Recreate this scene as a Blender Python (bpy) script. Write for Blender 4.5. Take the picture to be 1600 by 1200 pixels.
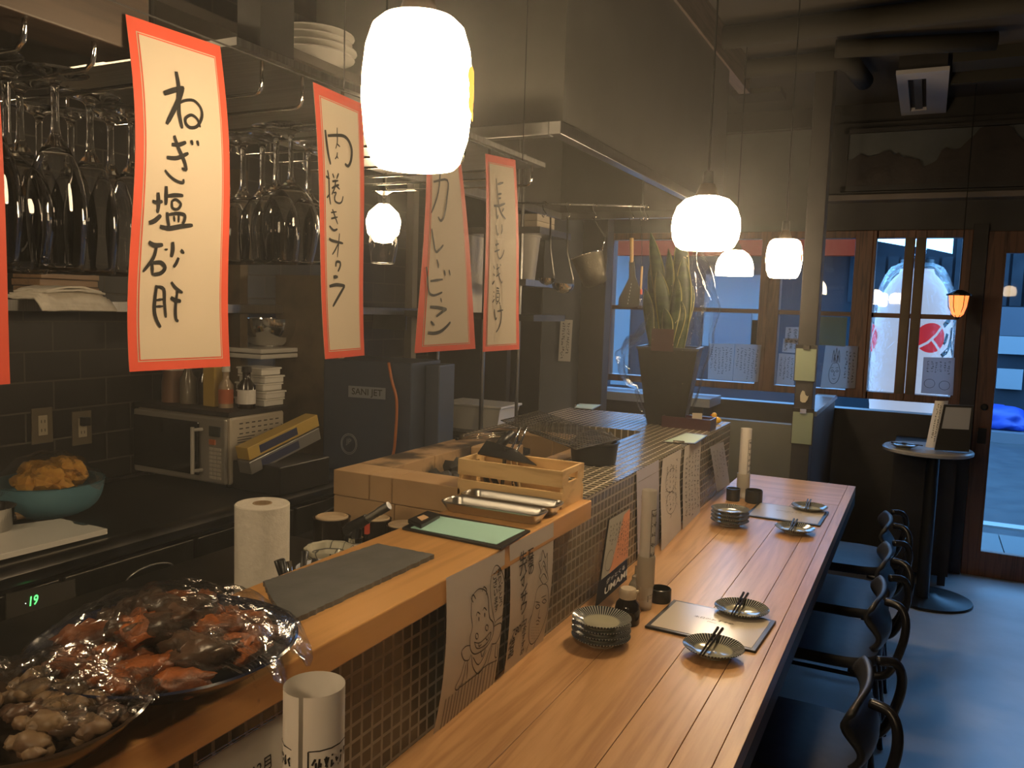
import bpy, math, random
from mathutils import Vector as V, Matrix, Euler, noise
random.seed(7)
PI = math.pi
for o in list(bpy.data.objects): bpy.data.objects.remove(o)
S = bpy.context.scene
COL = S.collection
# ---------------------------------------------------------------- camera
FPX = 1292.09
RW = Matrix(((0.893, -0.070, 0.444), (0.448, 0.069, -0.891), (0.032, 0.995, 0.093)))
def _orth():
    v1 = V((650, 100, -FPX)).normalized(); v2 = V((2600, -205, FPX)).normalized()
    z = v2.cross(v1); return Matrix((v2, v1, z))
RW = _orth()
CAM = V((0, 0, 1.5))
cam = bpy.data.cameras.new('camera'); camo = bpy.data.objects.new('camera', cam); COL.objects.link(camo)
camo.matrix_world = Matrix.Translation(CAM) @ RW.to_4x4()
cam.sensor_width = 36; cam.lens = 36 * FPX / 1600; cam.clip_start = .02
S.camera = camo
# ---------------------------------------------------------------- world, colour, exposure
w = bpy.data.worlds.new('dusk'); S.world = w; w.use_nodes = True
bg = w.node_tree.nodes['Background']; bg.inputs[0].default_value = (.165, .475, 1.0, 1); bg.inputs[1].default_value = 8.2
S.view_settings.view_transform = 'Standard'; S.view_settings.look = 'None'
S.view_settings.exposure = 0.1; S.view_settings.gamma = 1; S.view_settings.use_curve_mapping = False
S.cycles.max_bounces = 8; S.cycles.transparent_max_bounces = 20; S.cycles.transmission_bounces = 10
S.cycles.sample_clamp_indirect = 4; S.cycles.use_denoising = True
LAMP_E = 54.0
# rays of the photograph's camera, used to read positions off known planes
def ray(x, y): return RW @ V((x - 800, 600 - y, -FPX))
def AZ(x, y, z): d = ray(x, y); return CAM + d * ((z - CAM.z) / d.z)
def AX(x, y, v): d = ray(x, y); return CAM + d * (v / d.x)
def AY(x, y, v): d = ray(x, y); return CAM + d * (v / d.y)
def AD(x, y, dep): return CAM + ray(x, y) * (dep / FPX)
# ---------------------------------------------------------------- materials
MT = {}
def nt(m): return m.node_tree.nodes, m.node_tree.links
def mat(name, col=(.5, .5, .5), rough=.5, metal=0, spec=.5, emit=None, es=0, trans=0, alpha=1, coat=0, ior=1.45):
    if name in MT: return MT[name]
    m = bpy.data.materials.new(name); m.use_nodes = True
    b = m.node_tree.nodes['Principled BSDF']
    b.inputs['Base Color'].default_value = (*col, 1); b.inputs['Roughness'].default_value = rough
    b.inputs['Metallic'].default_value = metal; b.inputs['Specular IOR Level'].default_value = spec
    b.inputs['Transmission Weight'].default_value = trans; b.inputs['Alpha'].default_value = alpha
    b.inputs['Coat Weight'].default_value = coat; b.inputs['IOR'].default_value = ior
    if emit: b.inputs['Emission Color'].default_value = (*emit, 1); b.inputs['Emission Strength'].default_value = es
    MT[name] = m; m.diffuse_color = (*col, 1); return m
def noisy(name, c1, c2, scale=6, rough=.5, metal=0, stretch=(1, 1, 1), bump=0, detail=6, r2=None, lo=.35, hi=.65, coat=0, dist=0, spec=.5):
    m = mat(name, c1, rough, metal, coat=coat, spec=spec); N, L = nt(m); b = N['Principled BSDF']
    tc = N.new('ShaderNodeTexCoord'); mp = N.new('ShaderNodeMapping'); mp.inputs['Scale'].default_value = stretch
    n = N.new('ShaderNodeTexNoise'); n.inputs['Scale'].default_value = scale; n.inputs['Detail'].default_value = detail; n.inputs['Distortion'].default_value = dist
    r = N.new('ShaderNodeValToRGB'); r.color_ramp.elements[0].position = lo; r.color_ramp.elements[1].position = hi
    r.color_ramp.elements[0].color = (*c1, 1); r.color_ramp.elements[1].color = (*c2, 1)
    L.new(tc.outputs['Object'], mp.inputs[0]); L.new(mp.outputs[0], n.inputs['Vector']); L.new(n.outputs['Fac'], r.inputs[0]); L.new(r.outputs[0], b.inputs['Base Color'])
    if r2 is not None:
        q = N.new('ShaderNodeMapRange'); q.inputs['To Min'].default_value = rough; q.inputs['To Max'].default_value = r2
        L.new(n.outputs['Fac'], q.inputs[0]); L.new(q.outputs[0], b.inputs['Roughness'])
    if bump:
        bp = N.new('ShaderNodeBump'); bp.inputs['Strength'].default_value = bump; bp.inputs['Distance'].default_value = .01
        L.new(n.outputs['Fac'], bp.inputs['Height']); L.new(bp.outputs[0], b.inputs['Normal'])
    return m
def wood(name, c1, c2, c3, ax='Y', rough=.35, scale=1, coat=.0):
    m = mat(name, c1, rough, coat=coat); N, L = nt(m); b = N['Principled BSDF']
    tc = N.new('ShaderNodeTexCoord'); mp = N.new('ShaderNodeMapping')
    s = {'X': (.9, 14, 14), 'Y': (14, .9, 14), 'Z': (14, 14, .9)}[ax]; mp.inputs['Scale'].default_value = tuple(k * scale for k in s)
    n = N.new('ShaderNodeTexNoise'); n.inputs['Scale'].default_value = 1.1; n.inputs['Detail'].default_value = 3; n.inputs['Distortion'].default_value = .9
    ml = N.new('ShaderNodeMath'); ml.operation = 'MULTIPLY'; ml.inputs[1].default_value = 26
    sn = N.new('ShaderNodeMath'); sn.operation = 'SINE'
    n2 = N.new('ShaderNodeTexNoise'); n2.inputs['Scale'].default_value = 8.5; n2.inputs['Detail'].default_value = 8; n2.inputs['Roughness'].default_value = .65
    r = N.new('ShaderNodeValToRGB'); e = r.color_ramp.elements; e[0].position = 0; e[1].position = 1; e[0].color = (*c1, 1); e[1].color = (*c3, 1)
    k = e.new(.55); k.color = (*c2, 1)
    mr = N.new('ShaderNodeMapRange'); mr.inputs['From Min'].default_value = -1
    mx = N.new('ShaderNodeMath'); mx.operation = 'ADD'
    m3 = N.new('ShaderNodeMath'); m3.operation = 'MULTIPLY'; m3.inputs[1].default_value = .42
    m4 = N.new('ShaderNodeMath'); m4.operation = 'MULTIPLY'; m4.inputs[1].default_value = .95
    L.new(tc.outputs['Object'], mp.inputs[0]); L.new(mp.outputs[0], n.inputs['Vector']); L.new(mp.outputs[0], n2.inputs['Vector'])
    L.new(n.outputs['Fac'], ml.inputs[0]); L.new(ml.outputs[0], sn.inputs[0]); L.new(sn.outputs[0], mr.inputs[0])
    L.new(mr.outputs[0], m3.inputs[0]); L.new(n2.outputs['Fac'], m4.inputs[0]); L.new(m3.outputs[0], mx.inputs[0]); L.new(m4.outputs[0], mx.inputs[1])
    L.new(mx.outputs[0], r.inputs[0]); L.new(r.outputs[0], b.inputs['Base Color'])
    return m
def tiles(name, c1, c2, mortar, tw, th, plane, off=0, mort=.003, rough=.25, ofs=(0, 0), bump=.4):
    m = mat(name, c1, rough); N, L = nt(m); b = N['Principled BSDF']
    g = N.new('ShaderNodeNewGeometry'); sp = N.new('ShaderNodeSeparateXYZ'); cb = N.new('ShaderNodeCombineXYZ')
    L.new(g.outputs['Position'], sp.inputs[0])
    a, c = {'YZ': ('Y', 'Z'), 'XY': ('X', 'Y'), 'XZ': ('X', 'Z')}[plane]
    for k, (ch, of) in enumerate(((a, ofs[0]), (c, ofs[1]))):
        ad = N.new('ShaderNodeMath'); ad.operation = 'ADD'; ad.inputs[1].default_value = of + 50 * (tw, th)[k]
        L.new(sp.outputs[ch], ad.inputs[0]); L.new(ad.outputs[0], cb.inputs[k])
    br = N.new('ShaderNodeTexBrick'); br.offset = off; br.inputs['Scale'].default_value = 1; br.inputs['Brick Width'].default_value = tw; br.inputs['Row Height'].default_value = th
    br.inputs['Mortar Size'].default_value = mort; br.inputs['Mortar Smooth'].default_value = .2; br.inputs['Bias'].default_value = 0
    br.inputs['Color1'].default_value = (*c1, 1); br.inputs['Color2'].default_value = (*c2, 1); br.inputs['Mortar'].default_value = (*mortar, 1)
    L.new(cb.outputs[0], br.inputs[0]); L.new(br.outputs['Color'], b.inputs['Base Color'])
    bp = N.new('ShaderNodeBump'); bp.invert = True; bp.inputs['Strength'].default_value = bump; bp.inputs['Distance'].default_value = .002
    L.new(br.outputs['Fac'], bp.inputs['Height']); L.new(bp.outputs[0], b.inputs['Normal'])
    mr = N.new('ShaderNodeMapRange'); mr.inputs['To Min'].default_value = rough; mr.inputs['To Max'].default_value = .8
    L.new(br.outputs['Fac'], mr.inputs[0]); L.new(mr.outputs[0], b.inputs['Roughness'])
    return m
def film(name, fac=.12, rough=.08, col=(1, 1, 1), bump=.8, scale=18, tint=(1, 1, 1), ior=1.35, cap=.5):
    if name in MT: return MT[name]
    m = bpy.data.materials.new(name); m.use_nodes = True; N, L = nt(m); N.clear()
    out = N.new('ShaderNodeOutputMaterial'); t = N.new('ShaderNodeBsdfTransparent'); t.inputs[0].default_value = (*tint, 1)
    g = N.new('ShaderNodeBsdfGlossy'); g.inputs['Color'].default_value = (*col, 1); g.inputs['Roughness'].default_value = rough
    mx = N.new('ShaderNodeMixShader'); fr = N.new('ShaderNodeFresnel'); fr.inputs[0].default_value = ior
    ad = N.new('ShaderNodeMath'); ad.operation = 'ADD'; ad.inputs[1].default_value = fac
    mn = N.new('ShaderNodeMath'); mn.operation = 'MINIMUM'; mn.inputs[1].default_value = cap; ad.use_clamp = True
    L.new(fr.outputs[0], ad.inputs[0]); L.new(ad.outputs[0], mn.inputs[0]); L.new(mn.outputs[0], mx.inputs[0]); L.new(t.outputs[0], mx.inputs[1]); L.new(g.outputs[0], mx.inputs[2]); L.new(mx.outputs[0], out.inputs[0])
    if bump:
        tc = N.new('ShaderNodeTexCoord'); n = N.new('ShaderNodeTexNoise'); n.inputs['Scale'].default_value = scale; n.inputs['Detail'].default_value = 4; n.inputs['Distortion'].default_value = 1.5
        bp = N.new('ShaderNodeBump'); bp.inputs['Strength'].default_value = bump; bp.inputs['Distance'].default_value = .02
        L.new(tc.outputs['Object'], n.inputs[0]); L.new(n.outputs['Fac'], bp.inputs['Height'])
        L.new(bp.outputs[0], g.inputs['Normal']); L.new(bp.outputs[0], fr.inputs['Normal'])
    MT[name] = m; return m
def emis(name, col, s): return mat(name, (.8, .8, .8), .5, emit=col, es=s)

M_floor = noisy('concrete', (.26, .26, .26), (.42, .42, .42), 2.2, .22, bump=.05, r2=.42, detail=9, lo=.3, hi=.7)
M_wallfront = noisy('front_plaster', (.085, .088, .082), (.10, .103, .095), 3, .8)
M_dark = noisy('dark_paint', (.035, .032, .03), (.05, .046, .042), 3, .55)
M_darker = noisy('black_wood', (.018, .016, .015), (.03, .026, .024), 5, .5)
M_ceil = noisy('ceiling_paint', (.036, .03, .024), (.05, .042, .033), 2, .85)
M_pipe = mat('pipe_paint', (.036, .033, .027), .75, spec=.2)
M_brown = wood('window_wood', (.10, .042, .022), (.14, .06, .03), (.06, .026, .015), 'Z', .45)
M_brownX = wood('window_wood_x', (.10, .042, .022), (.14, .06, .03), (.06, .026, .015), 'X', .45)
M_counter = wood('counter_cypress', (.70, .42, .20), (.61, .345, .155), (.47, .245, .10), 'Y', .34, .8)
M_counterX = wood('counter_cypress_cross', (.70, .42, .20), (.61, .345, .155), (.47, .245, .10), 'X', .34, .8)
M_shelfw = wood('pass_shelf_pine', (.74, .41, .15), (.68, .37, .13), (.55, .28, .09), 'Y', .3, .6)
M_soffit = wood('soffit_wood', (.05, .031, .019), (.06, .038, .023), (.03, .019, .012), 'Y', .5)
M_tileF = tiles('mosaic_tile_face', (.075, .065, .042), (.13, .11, .072), (.36, .32, .25), .027, .027, 'YZ', ofs=(.004, .003))
M_tileT = tiles('mosaic_tile_top', (.085, .07, .042), (.14, .115, .07), (.40, .34, .26), .027, .027, 'XY')
M_walltile = tiles('black_wall_tile', (.012, .011, .009), (.017, .015, .012), (.085, .075, .06), .2, .1, 'YZ', off=.5, rough=.35, bump=.5)
M_steel = noisy('brushed_steel', (.32, .31, .29), (.42, .41, .39), 8, .3, 1, (1, 30, 1))
M_steeld = noisy('dark_steel', (.09, .085, .075), (.16, .15, .13), 5, .28, 1, r2=.45)
M_ctop = noisy('worn_steel_top', (.13, .13, .12), (.22, .21, .2), 6, .22, 1, r2=.4)
M_chrome = mat('chrome', (.75, .74, .72), .12, 1)
M_black = mat('black_metal', (.012, .012, .012), .35)
M_blackp = mat('black_plastic', (.015, .014, .013), .3)
M_seat = noisy('chair_leatherette', (.022, .022, .025), (.03, .03, .033), 30, .45)
M_hood = noisy('hood_steel', (.16, .15, .135), (.20, .19, .17), 2, .38, .75)
M_stain = noisy('stained_panel', (.16, .115, .065), (.09, .06, .035), 9, .5, .3, lo=.4, hi=.7)
M_blue = noisy('machine_blue', (.035, .05, .085), (.045, .06, .1), 2, .4, .2)
M_red = mat('vermilion_print', (.55, .075, .04), .6, spec=.3)
M_cream = mat('cream_paper', (.47, .40, .30), .7, spec=.3)
M_white = mat('white_paper', (.72, .68, .62), .7, spec=.3)
def translu(m, k):
    N, L = nt(m); b = N['Principled BSDF']; o = N['Material Output']; tr = N.new('ShaderNodeBsdfTranslucent'); tr.inputs[0].default_value = b.inputs['Base Color'].default_value; mx = N.new('ShaderNodeMixShader'); mx.inputs[0].default_value = k
    L.new(b.outputs[0], mx.inputs[1]); L.new(tr.outputs[0], mx.inputs[2]); L.new(mx.outputs[0], o.inputs[0]); return m
M_thin = translu(mat('thin_window_paper', (.30, .28, .27), .7), .4)
M_ink = mat('ink', (.016, .015, .014), .6, spec=.2)
M_ink2 = mat('pencil_ink', (.05, .045, .04), .6, spec=.2)
M_glass = mat('clear_glass', (1, 1, 1), .02, trans=1, ior=1.45)
M_pane = film('window_pane', .0, .02, bump=0)
M_cling = film('cling_film', -.035, .12, bump=.28, scale=20, ior=1.35, col=(.62, .62, .62))
M_cello = film('cellophane', .0, .10, bump=.8, scale=13, ior=1.3, cap=.45)
M_brick = noisy('fire_brick', (.50, .33, .17), (.40, .25, .12), 5, .8, bump=.2)
M_brickb = noisy('scorched_brick', (.42, .27, .14), (.05, .035, .02), 7, .8, lo=.42, hi=.56, bump=.2)
M_coal = noisy('charcoal', (.02, .019, .018), (.10, .095, .09), 16, .8, bump=.6, lo=.45, hi=.75)
M_slate = noisy('slate', (.10, .10, .10), (.13, .13, .125), 20, .5, bump=.25)
M_mint = mat('mint_paper', (.45, .78, .70), .6)
M_mint2 = mat('pale_green_paper', (.55, .70, .58), .6)
M_crate = noisy('scorched_crate_wood', (.70, .48, .22), (.36, .19, .07), 5, .5, stretch=(1, 3, 8), lo=.5, hi=.8)
M_towel = noisy('paper_towel', (.78, .72, .62), (.74, .68, .58), 60, .9, bump=.3)
M_cer = mat('white_ceramic', (.72, .69, .62), .2)
M_blueware = mat('indigo_glaze', (.012, .018, .032), .12)
M_glaze = noisy('ash_glaze', (.42, .40, .30), (.34, .33, .25), 12, .12)
M_dish = mat('dark_glazed_dish', (.035, .022, .014), .12)
M_dishb = mat('navy_glazed_dish', (.014, .018, .04), .15)
M_meat = noisy('grilled_chicken', (.33, .10, .025), (.10, .03, .01), 28, .4, bump=.8, lo=.4, hi=.62)
M_meat2 = noisy('glazed_aubergine', (.09, .05, .03), (.045, .03, .02), 20, .3, bump=.5)
M_mush = noisy('mushroom', (.17, .11, .055), (.10, .055, .028), 20, .5, bump=.4)
M_lant = mat('outdoor_lantern_paper', (.20, .205, .21), .7, emit=(.62, .74, 1.0), es=.50)
M_facade = noisy('facade', (.012, .014, .017), (.018, .02, .024), 1, .7, spec=.06)

# ---------------------------------------------------------------- mesh helpers
WL = {}
class G:
    def __init__(s): s.v, s.f, s.m = [], [], []
    def add(s, vs, fs, mi=0, T=None):
        b = len(s.v)
        for p in vs:
            p = V(p); s.v.append(T @ p if T is not None else p)
        for f in fs: s.f.append([i + b for i in f]); s.m.append(mi)
        return s
    def box(s, x0, x1, y0, y1, z0, z1, mi=0, T=None):
        return s.add([(x, y, z) for z in (z0, z1) for y in (y0, y1) for x in (x0, x1)],
                     [(0, 2, 3, 1), (4, 5, 7, 6), (0, 1, 5, 4), (2, 6, 7, 3), (0, 4, 6, 2), (1, 3, 7, 5)], mi, T)
    def lathe(s, pr, n=24, c=(0, 0, 0), mi=0, T=None, a0=0, a1=2 * PI):
        full = abs(a1 - a0 - 2 * PI) < 1e-6; k = n if full else n + 1; vs = []
        for r, z in pr:
            for i in range(k):
                a = a0 + (a1 - a0) * i / n; vs.append((c[0] + r * math.cos(a), c[1] + r * math.sin(a), c[2] + z))
        fs = []
        for j in range(len(pr) - 1):
            for i in range(n):
                i2 = (i + 1) % k
                fs.append((j * k + i, j * k + i2, (j + 1) * k + i2, (j + 1) * k + i))
        return s.add(vs, fs, mi, T)
    def disc(s, r, z, n=24, c=(0, 0, 0), mi=0, T=None, rx=None):
        return s.add([(c[0] + r * math.cos(2 * PI * i / n), c[1] + (rx or r) * math.sin(2 * PI * i / n), c[2] + z) for i in range(n)], [tuple(range(n))], mi, T)
    def cyl(s, r, z0, z1, n=20, c=(0, 0, 0), mi=0, T=None, r2=None):
        r2 = r if r2 is None else r2
        return s.lathe([(1e-5, z0), (r, z0), (r2, z1), (1e-5, z1)], n, c, mi, T)
    def tube(s, pts, r=.005, n=8, mi=0, T=None, closed=False):
        pts = [V(p) for p in pts]; k = len(pts); rs = r if isinstance(r, (list, tuple)) else [r] * k
        vs = []; up = None
        for i, p in enumerate(pts):
            if closed: d = pts[(i + 1) % k] - pts[i - 1]
            else: d = pts[min(i + 1, k - 1)] - pts[max(i - 1, 0)]
            d.normalize()
            if up is None: up = d.orthogonal().normalized()
            else:
                up = up - d * up.dot(d)
                up = up.normalized() if up.length > 1e-4 else d.orthogonal().normalized()
            q = d.cross(up)
            for j in range(n):
                a = 2 * PI * j / n; vs.append(p + (up * math.cos(a) + q * math.sin(a)) * rs[i])
        fs = []
        for i in range(k if closed else k - 1):
            for j in range(n):
                fs.append((i * n + j, i * n + (j + 1) % n, ((i + 1) % k) * n + (j + 1) % n, ((i + 1) % k) * n + j))
        if not closed: fs += [tuple(range(n))[::-1], tuple((k - 1) * n + j for j in range(n))]
        return s.add(vs, fs, mi, T)
    def curve(s, pts, r=.005, n=8, k=5, **kw):
        P = [V(p) for p in pts]; Q = []
        for i in range(len(P) - 1):
            a, b, c, d = P[max(i - 1, 0)], P[i], P[i + 1], P[min(i + 2, len(P) - 1)]
            for j in range(k):
                t = j / k; Q.append(.5 * (2 * b + (c - a) * t + (2 * a - 5 * b + 4 * c - d) * t * t + (3 * b - a - 3 * c + d) * t ** 3))
        Q.append(P[-1]); return s.tube(Q, r, n, **kw)
    def grid(s, fn, nu, nv, mi=0, T=None):
        vs = [fn(i / nu, j / nv) for j in range(nv + 1) for i in range(nu + 1)]
        return s.add(vs, [(j * (nu + 1) + i, j * (nu + 1) + i + 1, (j + 1) * (nu + 1) + i + 1, (j + 1) * (nu + 1) + i) for j in range(nv) for i in range(nu)], mi, T)
    def prism(s, pts, a, b, mi=0, T=None):   # polygon in xy between z=a and z=b
        n = len(pts)
        return s.add([(p[0], p[1], a) for p in pts] + [(p[0], p[1], b) for p in pts],
                     [tuple(range(n))[::-1], tuple(range(n, 2 * n))] + [(i, (i + 1) % n, n + (i + 1) % n, n + i) for i in range(n)], mi, T)
    def blob(s, c, r, seed=0, amp=.25, n=12, m=8, mi=0, T=None, fr=2.2):
        R = Euler((seed * 1.3, seed * .7, seed * 2.1)).to_matrix(); vs = []
        for j in range(m + 1):
            th = PI * j / m
            for i in range(n):
                a = 2 * PI * i / n; d = V((math.sin(th) * math.cos(a), math.sin(th) * math.sin(a), math.cos(th)))
                k = 1 + amp * noise.noise(d * fr + V((seed * 3.7, seed, 0)))
                if fr == 0: k = 1
                q = R @ (d * k); q = V((q.x * r[0], q.y * r[1], q.z * r[2])) if r[0] != r[2] else (R @ d) * k * r[0]
                vs.append(V(c) + q)
        return s.add(vs, [(j * n + i, (j + 1) * n + i, (j + 1) * n + (i + 1) % n, j * n + (i + 1) % n) for j in range(m) for i in range(n)], mi, T)
    def build(s, name, mats, parent=None, smooth=None, W=False, label=None, solid=0, bev=0, sub=0):
        me = bpy.data.meshes.new(name); o = bpy.data.objects.new(name, me); COL.objects.link(o)
        off = V((0, 0, 0))
        if parent is not None:
            o.parent = parent; wl = WL.get(parent.name, V((0, 0, 0)))
            if W: off = wl
            WL[o.name] = wl
        elif W:
            xs = [p.x for p in s.v]; ys = [p.y for p in s.v]; zs = [p.z for p in s.v]
            off = V(((min(xs) + max(xs)) / 2, (min(ys) + max(ys)) / 2, min(zs))); o.location = off; WL[o.name] = off
        else: WL[o.name] = V((0, 0, 0))
        me.from_pydata([p - off for p in s.v], [], s.f)
        for m in (mats if isinstance(mats, (list, tuple)) else [mats]): me.materials.append(m)
        me.polygons.foreach_set('material_index', s.m)
        me.validate(); me.update()
        if smooth is not None:
            me.polygons.foreach_set('use_smooth', [True] * len(me.polygons))
            if smooth > 0: me.set_sharp_from_angle(angle=math.radians(smooth))
        if solid:
            k = o.modifiers.new('s', 'SOLIDIFY'); k.thickness = solid; k.offset = 0
        if bev:
            k = o.modifiers.new('b', 'BEVEL'); k.width = bev; k.segments = 2; k.limit_method = 'ANGLE'
        if sub:
            k = o.modifiers.new('u', 'SUBSURF'); k.levels = sub; k.render_levels = sub
        if label: o['label'] = label
        return o
def tag(o, label, cat, group=None, kind=None):
    o['label'] = label; o['category'] = cat
    if group: o['group'] = group
    if kind: o['kind'] = kind
    return o
def struct(o): o['kind'] = 'structure'; return o
def thing(name, loc, label, cat, group=None, rz=0):
    o = bpy.data.objects.new(name, None); COL.objects.link(o); o.location = loc; o.rotation_euler = (0, 0, rz); o.empty_display_size = .05
    WL[o.name] = V(loc); tag(o, label, cat, group); return o
def dup(r, loc, rz=0, label=None, group=None, scale=None):
    def cp(a, par):
        c = a.copy(); COL.objects.link(c)
        if par is not None: c.parent = par
        for ch in KIDS.get(a.name, ()): cp(ch, c)
        return c
    KIDS = {}
    def scan(a):
        KIDS[a.name] = list(a.children)
        for ch in a.children: scan(ch)
    scan(r)
    c = cp(r, None); c.location = loc; c.rotation_euler = (0, 0, rz); WL[c.name] = V(loc)
    if scale: c.scale = scale
    if label: c['label'] = label
    if group: c['group'] = group
    return c
def T3(loc, rot=(0, 0, 0), sc=(1, 1, 1)): return Matrix.Translation(V(loc)) @ Euler(rot).to_matrix().to_4x4() @ Matrix.Diagonal((*sc, 1))
def tmesh(txt, size=1.0, bold=0):      # flat outline of one piece of writing -> verts, faces (x right, y up, centred)
    cu = bpy.data.curves.new('t', 'FONT'); cu.body = txt; cu.size = size; cu.align_x = 'CENTER'; cu.align_y = 'CENTER'; cu.offset = bold; cu.resolution_u = 3
    o = bpy.data.objects.new('t', cu); COL.objects.link(o); dg = bpy.context.evaluated_depsgraph_get(); me = o.evaluated_get(dg).to_mesh()
    vs = [v.co.copy() for v in me.vertices]; fs = [tuple(p.vertices) for p in me.polygons]
    o.evaluated_get(dg).to_mesh_clear(); bpy.data.objects.remove(o); bpy.data.curves.remove(cu); return vs, fs
def solve(A, b):
    n = len(b); A = [r[:] + [b[i]] for i, r in enumerate(A)]
    for i in range(n):
        p = max(range(i, n), key=lambda k: abs(A[k][i])); A[i], A[p] = A[p], A[i]
        for k in range(n):
            if k != i:
                f = A[k][i] / A[i][i]
                for j in range(i, n + 1): A[k][j] -= f * A[i][j]
    return [A[i][n] / A[i][i] for i in range(n)]
class Sheet:   # a paper whose four corners are known; u right, v down; curl(u,v) bends it along its normal
    def __init__(s, px, X=None, P=None, curl=None):
        s.P = P or [AX(p[0], p[1], x) for p, x in zip(px, X if isinstance(X, (list, tuple)) else [X] * 4)]   # TL TR BR BL
        s.curl = curl or (lambda u, v: 0); s.n = (s.P[1] - s.P[0]).cross(s.P[3] - s.P[0]).normalized() * -1
        if px:
            A, b = [], []
            for (x, y), (u, v) in zip(px, ((0, 0), (1, 0), (1, 1), (0, 1))):
                A.append([x, y, 1, 0, 0, 0, -u * x, -u * y]); b.append(u); A.append([0, 0, 0, x, y, 1, -v * x, -v * y]); b.append(v)
            s.h = solve(A, b)
    def uv(s, x, y):
        h = s.h; d = h[6] * x + h[7] * y + 1; return (h[0] * x + h[1] * y + h[2]) / d, (h[3] * x + h[4] * y + h[5]) / d
    def at(s, u, v, e=0):
        a = s.P[0].lerp(s.P[1], u); b = s.P[3].lerp(s.P[2], u); return a.lerp(b, v) + s.n * (s.curl(u, v) + e)
    def patch(s, g, u0, u1, v0, v1, e=0, nu=6, nv=14, mi=0): g.grid(lambda a, b: s.at(u0 + (u1 - u0) * a, v0 + (v1 - v0) * b, e), nu, nv, mi)
    def stroke(s, g, pts, w=.002, e=.0012, px=True, mi=0, taper=True):
        P = []
        for p in pts:
            P.append(s.uv(*p) if px else p)
        Q = []   # resample smooth
        for i in range(len(P) - 1):
            p0, p1, p2, p3 = P[max(i - 1, 0)], P[i], P[i + 1], P[min(i + 2, len(P) - 1)]
            st = 4 if len(P) > 2 else 2
            for k in range(st):
                t = k / st; Q.append(tuple(.5 * (2 * p1[c] + (p2[c] - p0[c]) * t + (2 * p0[c] - 5 * p1[c] + 4 * p2[c] - p3[c]) * t * t + (3 * p1[c] - p0[c] - 3 * p2[c] + p3[c]) * t ** 3) for c in (0, 1)))
        Q.append(P[-1]); W3 = [s.at(q[0], q[1], e) for q in Q]; k = len(W3); vs = []
        for i, p in enumerate(W3):
            d = (W3[min(i + 1, k - 1)] - W3[max(i - 1, 0)]).normalized(); q = d.cross(s.n)
            f = i / (k - 1); h = w * (.75 + .25 * math.sin(PI * f)) if taper else w
            if taper and f == 1: h *= .7
            vs += [p + q * h, p - q * h]
        g.add(vs, [(2 * i, 2 * i + 1, 2 * i + 3, 2 * i + 2) for i in range(k - 1)], mi)
    def text(s, g, txt, u, v, size, ar, e=.0012, mi=0, bold=0, slant=0):   # size in u units; ar = sheet width/height
        vs, fs = tmesh(txt, 1, bold); g.add([s.at(u + (p.x + slant * p.y) * size, v - p.y * size * ar, e) for p in vs], fs, mi)
    def column(s, g, txt, u, v, size, ar, step=1.05, **k):
        for i, ch in enumerate(txt): s.text(g, ch, u + random.uniform(-.06, .06) * size, v + i * size * ar * step, size, ar, **k)
    def scrib(s, g, u0, u1, v0, v1, cols, w=.0006, ln=.035, seed=1, gap=.3):  # small illegible handwriting in vertical columns
        rnd = random.Random(seed)
        for c in range(cols):
            u = u0 + (u1 - u0) * (c + .5) / cols; cw = (u1 - u0) / cols * .62; v = v0 + rnd.uniform(0, ln)
            ve = v1 - rnd.uniform(0, gap) * (v1 - v0)
            while v < ve:
                for k in range(3):
                    a = (u + rnd.uniform(-.5, .5) * cw, v + rnd.uniform(0, ln)); b = (u + rnd.uniform(-.5, .5) * cw, v + rnd.uniform(0, ln))
                    s.stroke(g, [a, ((a[0] + b[0]) / 2 + rnd.uniform(-.2, .2) * cw, (a[1] + b[1]) / 2), b], w, px=False, taper=False)
                v += ln * 1.25
# ================================================================ THE ROOM
FY = 5.55
struct(G().box(-2.75, 2.6, -2.2, FY + .15, -.12, 0).build('floor', M_floor))
struct(G().box(-2.75, 2.6, -2.2, FY + .15, 2.78, 2.9).build('ceiling', M_ceil))
struct(G().box(-2.75, -2.63, -2.2, FY + .15, 0, 2.78).build('wall_left', M_walltile))
struct(G().box(2.5, 2.6, -2.2, FY + .15, 0, 2.78).build('wall_right', M_dark))
struct(G().box(-2.63, 2.5, -2.2, -2.1, 0, 2.78).build('wall_back', M_dark))
fx = lambda x, y: AY(x, y, FY).x
g = G()
g.box(-2.63, .20, FY, FY + .12, 0, .93)                    # dark boarding below the windows
g.box(-2.63, -2.06, FY, FY + .12, .93, 2.02)
g.box(-2.63, -1.32, FY, FY + .12, 2.02, 2.78); g.box(-.62, 2.5, FY, FY + .12, 2.02, 2.78)
g.box(-1.32, -.62, FY, FY + .12, 2.02, 2.66, 1)            # paler plaster between hood and post
g.box(-1.32, -.62, FY, FY + .12, 2.66, 2.78)
g.box(1.55, 2.5, FY, FY + .12, 0, 2.02)
struct(g.build('wall_front', [M_dark, M_wallfront]))
def window(n, x0, x1, z0, z1, stiles, rails, y=FY, fw=.045):
    f = G(); y0, y1 = y - .03, y + .05
    f.box(x0, x1, y0, y1, z0 - fw, z0); f.box(x0, x1, y0, y1, z1, z1 + fw)
    for a, b in stiles: f.box(a, b, y0 - .005, y1 + .005, z0 - fw, z1 + fw)
    o = struct(f.build('window_%d' % n, M_brown, bev=.003))
    r = G()
    for a in rails: r.box(x0, x1, y0 + .01, y1 - .01, a - .014, a + .014)
    r.build('mid_rail', M_brownX, o); G().box(x0 + .02, x1 - .02, y + .008, y + .013, z0 - .01, z1 + .01).build('pane', M_pane, o)
    return o
zr = AY(1100, 484, FY).z
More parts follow.
